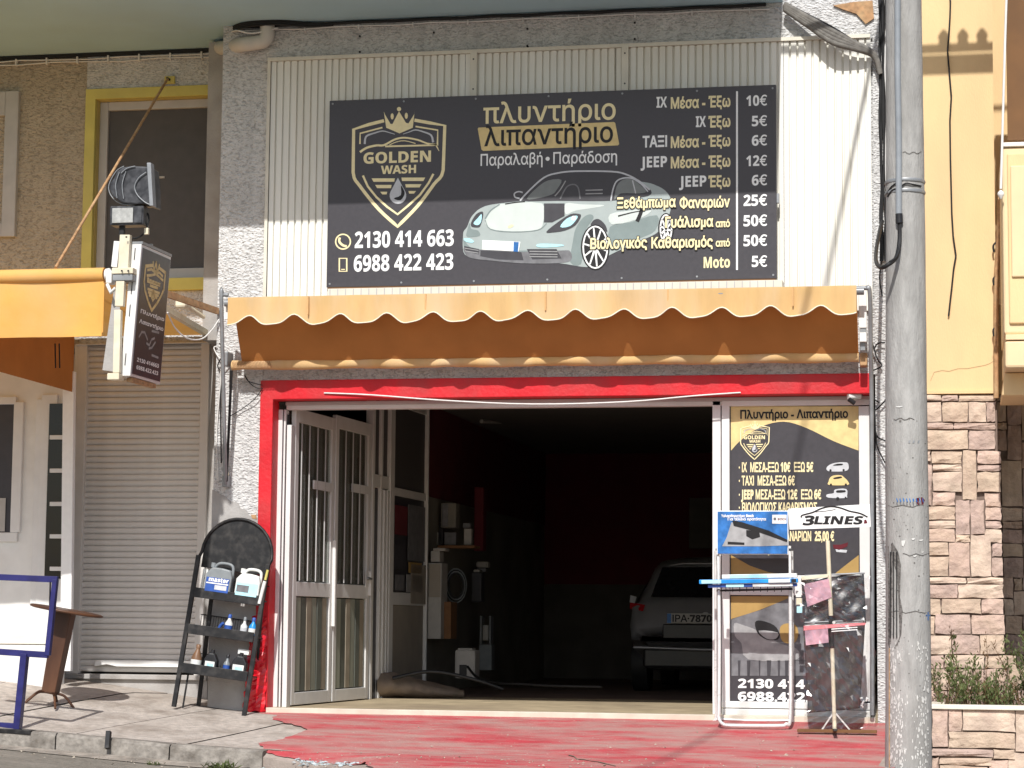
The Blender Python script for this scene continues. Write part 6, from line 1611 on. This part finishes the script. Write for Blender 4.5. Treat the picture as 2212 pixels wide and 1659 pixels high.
# ================================================================== CAR IN THE GARAGE
YC = 6.0
rear = P(1470, 1335, YC); carw = .86
cx0 = P(1357, 1320, YC).x+carw
car = thing('parked_car', 'silver hatchback parked inside the dark garage seen from behind', 'car', (cx0, YC, 0))
secs = [(0,.72,.50,.62,.64,.66),(.05,.82,.48,.68,.74,.72),(.09,.845,.47,.92,.98,.74),(.16,.86,.46,.96,1.04,.70),(.42,.865,.36,.97,1.40,.60),(.62,.865,.25,.97,1.49,.60),(1.3,.87,.22,.96,1.53,.61),(2.3,.87,.20,.95,1.50,.61),(3.05,.865,.20,.93,1.06,.66),(3.7,.84,.22,.80,.92,.66),(4.1,.74,.28,.60,.72,.60),(4.2,.60,.34,.52,.60,.5)]
V = []; F = []
for y, w, zb_, zbelt, zt0, wr0 in secs:
    half = [(w*.86,zb_),(w*.98,zb_+.12),(w,lerp(zb_,zbelt,.55)),(w*.97,zbelt),(wr0+.04,zt0-.10 if zt0-zbelt > .15 else lerp(zbelt,zt0,.6)),(wr0-.04,zt0-.02),(wr0*.5,zt0+.01)]
    ring = half+[(0,zt0+.02)]+[(-a, b) for a, b in reversed(half)]
    V += [Vector((cx0+a, YC+y, b)) for a, b in ring]
m_ = 15
for i in range(len(secs)-1):
    for j in range(m_): F.append((i*m_+j, i*m_+(j+1)%m_, (i+1)*m_+(j+1)%m_, (i+1)*m_+j))
F += [tuple(range(m_)), tuple((len(secs)-1)*m_+j for j in range(m_-1,-1,-1))]
MB().add(V, F, True).build('body', m_carpaint, car)
X = lambda a: cx0+a
MB().box(X(-.70),X(.70),YC+.04,YC+.30,.27,.495).build('shaded_lower_bumper', m_blackpl, car, .03)  # black block stands in for the darkness under the car
MB().add([(X(-.62),YC+.105,1.06),(X(.62),YC+.105,1.06),(X(.52),YC+.345,1.40),(X(-.52),YC+.345,1.40)], [(0,1,2,3)]).build('rear_window', m_carblack, car)
for s_ in (-1,1):
    MB().add([(X(s_*.70),YC+.045,.90),(X(s_*.865),YC+.16,.93),(X(s_*.86),YC+.16,1.0),(X(s_*.68),YC+.075,.97),(X(s_*.70),YC+.10,.90)], [(0,1,2,3)]).build('tail_lamp', m_taill, car)
    MB().add([(X(s_*.80),YC+.09,.99),(X(s_*.868),YC+.17,1.0),(X(s_*.86),YC+.18,1.08),(X(s_*.78),YC+.11,1.06)], [(0,1,2,3)]).build('lamp_glass', m_silver, car)
    MB().add([(X(s_*.868),YC+.6,.98),(X(s_*.868),YC+2.6,.97),(X(s_*.66),YC+2.2,1.40),(X(s_*.65),YC+.8,1.40)], [(0,1,2,3)]).build('side_window', m_carblack, car)
    for wy in (.75, 3.35):
        MB().lathe((X(s_*.80)-.09,YC+wy,.31), [(.31,0),(.315,.03),(.315,.15),(.31,.18)], 24, 'x').build('tyre', m_rubber, car)
MB().box(X(-.47),X(.47),YC-.012,YC+.08,.60,.76).build('plate_recess', m_blackpl, car, .01)
px0, px1 = P(1441,1333,YC-.03), P(1541,1333,YC-.03)
pz = P(1490,1336,YC-.03).z
MB().box(px0.x,px0.x+.52,YC-.03,YC-.014,pz-.055,pz+.055).build('number_plate', m_paper, car)
MB().box(px0.x,px0.x+.045,YC-.033,YC-.031,pz-.052,pz+.052).build('plate_band', m_bluep, car)
V, F = text_mesh('ΙΡΑ·7870', .03); xs = [v.x for v in V]; k = .44/(max(xs)-min(xs)); MB().add([(px0.x+.06+(v.x-min(xs))*k, YC-.034, pz-.036+v.y*.072/.7) for v in V], F).build('plate_number', m_blackp, car)
MB().tube([(X(-.80),YC+.02,.50),(X(0),YC-.02,.48),(X(.80),YC+.02,.50)], .02, 6).build('bumper_strip', m_carpaint, car)
MB().lathe((X(0),YC+.07,.86), [(.04,0),(.04,.01)], 14, 'y').build('badge', m_silver, car)
MB().tube([(X(-.45),YC+.46,1.42),(X(-.3),YC+.44,1.445),(X(.3),YC+.44,1.445),(X(.45),YC+.46,1.42)], .012, 6).build('roof_spoiler', m_carpaint, car)

# ================================================================== THINGS IN THE GARAGE
tl = thing('ceiling_pipe', 'long pale pipe under the garage ceiling', 'pipe', tuple(P(1290,915,9)))
MB().tube([P(1040,910,6.5), P(1180,914,8.8), P(1535,916,8.8)], .025, 8).build('pipe', m_paper, tl)
wb_ = thing('white_cabinet', 'tall narrow pale cabinet beside the office partition', 'cabinet', tuple(P(938,1380,4.6)))
fbox('body', m_paper, 924, 1216, 953, 1380, 4.6, .3, wb_, .006); fbox('door', m_ply, 926, 1218, 951, 1290, 4.59, .009, wb_, .003)
cbx = thing('brown_carton', 'upright brown cardboard box right of the pale cabinet', 'carton', tuple(P(962,1380,4.8))); fbox('box', m_card, 954, 1300, 974, 1380, 4.75, .3, cbx, .006)
shf = thing('tool_shelf', 'small wall shelf with bottles on the inner side wall', 'shelf', tuple(P(985,1182,5.5)))
fbox('board', m_card, 945, 1178, 1025, 1184, 5.2, .3, shf, .003)
for k, (x0, x1, y0, mm) in enumerate(((930,945,1150,m_paper),(948,956,1130,m_blackpl),(960,985,1150,m_greyp),(1002,1018,1142,m_paper),(1000,1016,1130,m_greyp))):
    b = thing('shelf_item', ['round pale tin', 'dark slim bottle','grey tool case','white square canister','small grey box'][k]+' on the garage wall shelf', 'container', tuple(P((x0+x1)/2,1178,5.3)))
    fbox('body', mm, x0, y0, x1, 1177 if k != 4 else 1140, 5.25+.02*k, .08, b, .004)
sb2 = thing('garage_basket', 'white wire basket on top of the pale cabinet', 'basket', tuple(P(945,1214,4.6))); fbox('basket', m_paper, 930, 1190, 950, 1214, 4.65, .2, sb2, .01); fbox('rim', m_paper, 936, 1184, 962, 1190, 4.63, .2, sb2, .004)
hb2 = thing('hand_dryer', 'small pale box mounted on the dark inner wall', 'wall box', tuple(P(1045,1222,6.5))); fbox('housing', m_paper, 1028, 1213, 1054, 1226, 6.5, .15, hb2, .02); fbox('grille', m_greyp, 1030, 1227, 1050, 1236, 6.52, .12, hb2, .01)
bk = thing('plastic_canister', 'translucent pale canister with black front on the garage floor', 'canister', tuple(P(1008,1466,4.2)))
fbox('body', m_paper, 982, 1404, 1026, 1466, 4.2, .25, bk, .02); fbox('dark_front', m_blackpl, 992, 1436, 1008, 1464, 4.19, .009, bk, .003); fbox('lid', m_paper, 988, 1400, 1020, 1404, 4.22, .2, bk, .01)
# rolled tarpaulin bag
V = []; F = []; n = 18; L_ = 12
a0_, a1_ = P(845,1470,3.3), P(1010,1472,3.5)
for i in range(L_+1):
    t = i/L_; c = Vector((lerp(a0_.x, a1_.x, t), lerp(3.05, 3.35, t), 0)); r = .26*(1-t)**.55+.02; hh = .26*(1-.75*t)
    for j in range(n):
        a = 2*math.pi*j/n; V.append(Vector((c.x, c.y+r*1.2*math.cos(a)+random.uniform(-.01,.01), max(.004, hh*.5+hh*.52*math.sin(a)+random.uniform(-.012,.012)))))
for i in range(L_):
    for j in range(n): F.append((i*n+j, i*n+(j+1)%n, (i+1)*n+(j+1)%n, (i+1)*n+j))
F += [tuple(range(n)), tuple(L_*n+j for j in range(n-1,-1,-1))]
bg_ = thing('rolled_tarp', 'dusty tan rolled tarpaulin bag lying on the garage floor', 'bag', tuple(a0_))
MB().add(V, F, True).build('cover', m_bag, bg_)
MB().add([v+Vector((-.012,0,0)) for v in V[:n]], [tuple(range(n))]).build('dark_end', m_carglass, bg_)
MB().tube(smoothpath([(a0_.x+.15,2.75,.2),(a0_.x+.5,2.9,.27),(a0_.x+.9,3.0,.2),(a0_.x+1.2,3.1,.1)]), .02, 6).build('strap', m_blackpl, bg_)
hs = thing('hose', 'thin dark hose trailing across the garage floor', 'hose', tuple(P(1100,1470,3.5)))
MB().tube(smoothpath([P(1010,1440,4.0), P(1030,1462,3.8), P(1070,1475,3.3), P(1130,1478,3.1), P(1180,1481,3.0), P(1300,1484,2.9)]), .014, 6).build('hose', m_rubber, hs)
# more clutter against the side wall
def junk(name, label, cat, parts, Y):
    xs_ = [p[1] for p in parts]; t = thing(name, label, cat, tuple(P(xs_[0], max(p[4] for p in parts), Y)))
    for n_, x0, y0, x1, y1, m_, dy in parts: fbox(n_, m_, x0, y0, x1, y1, Y+dy, .18, t, .012)
    return t
junk('pressure_washer', 'dark pressure washer cart with pale hose reel in the shadow by the side wall', 'pressure washer', [('body',1034,1392,1062,1448,m_jug,0),('handle',1036,1330,1040,1392,m_greymetal,.02),('handle',1056,1330,1060,1392,m_greymetal,.02),('reel',1042,1350,1055,1384,m_paper,.05)], 6.4)
junk('red_poster', 'faded red poster on the grimy side wall', 'poster', [('sheet',1024,1052,1044,1190,m_inred,0)], 6.0)
junk('wall_cupboard', 'small grey wall cupboard above the tool shelf', 'cupboard', [('body',952,1086,985,1140,m_ingrey2,0),('door',954,1088,968,1138,m_greyp,-.01)], 5.2)
junk('hanging_apron', 'dark hanging cloth below the wall shelf', 'cloth', [('cloth',1018,1236,1040,1300,m_carglass,0),('collar',1022,1230,1036,1236,m_paper,0)], 6.2)
hc = thing('hose_coil', 'coiled black hose hanging on the side wall under the shelf', 'hose', tuple(P(985,1300,5.2)))
for k in range(4): MB().tube([P(985+(22-k*2)*math.cos(R(a)), 1265+(36-k*3)*math.sin(R(a)), 5.15-.02*k) for a in range(0,361,20)], .012, 6).build('loop', m_rubber if k%2 else m_jug, hc)
sbd = thing('side_board', 'pale board leaning at the back of the garage above the car', 'board', tuple(P(1510,1130,9))); fbox('board', m_ingrey, 1488, 1075, 1536, 1185, 10, .05, sbd, .01)
bpy.context.view_layer.update()
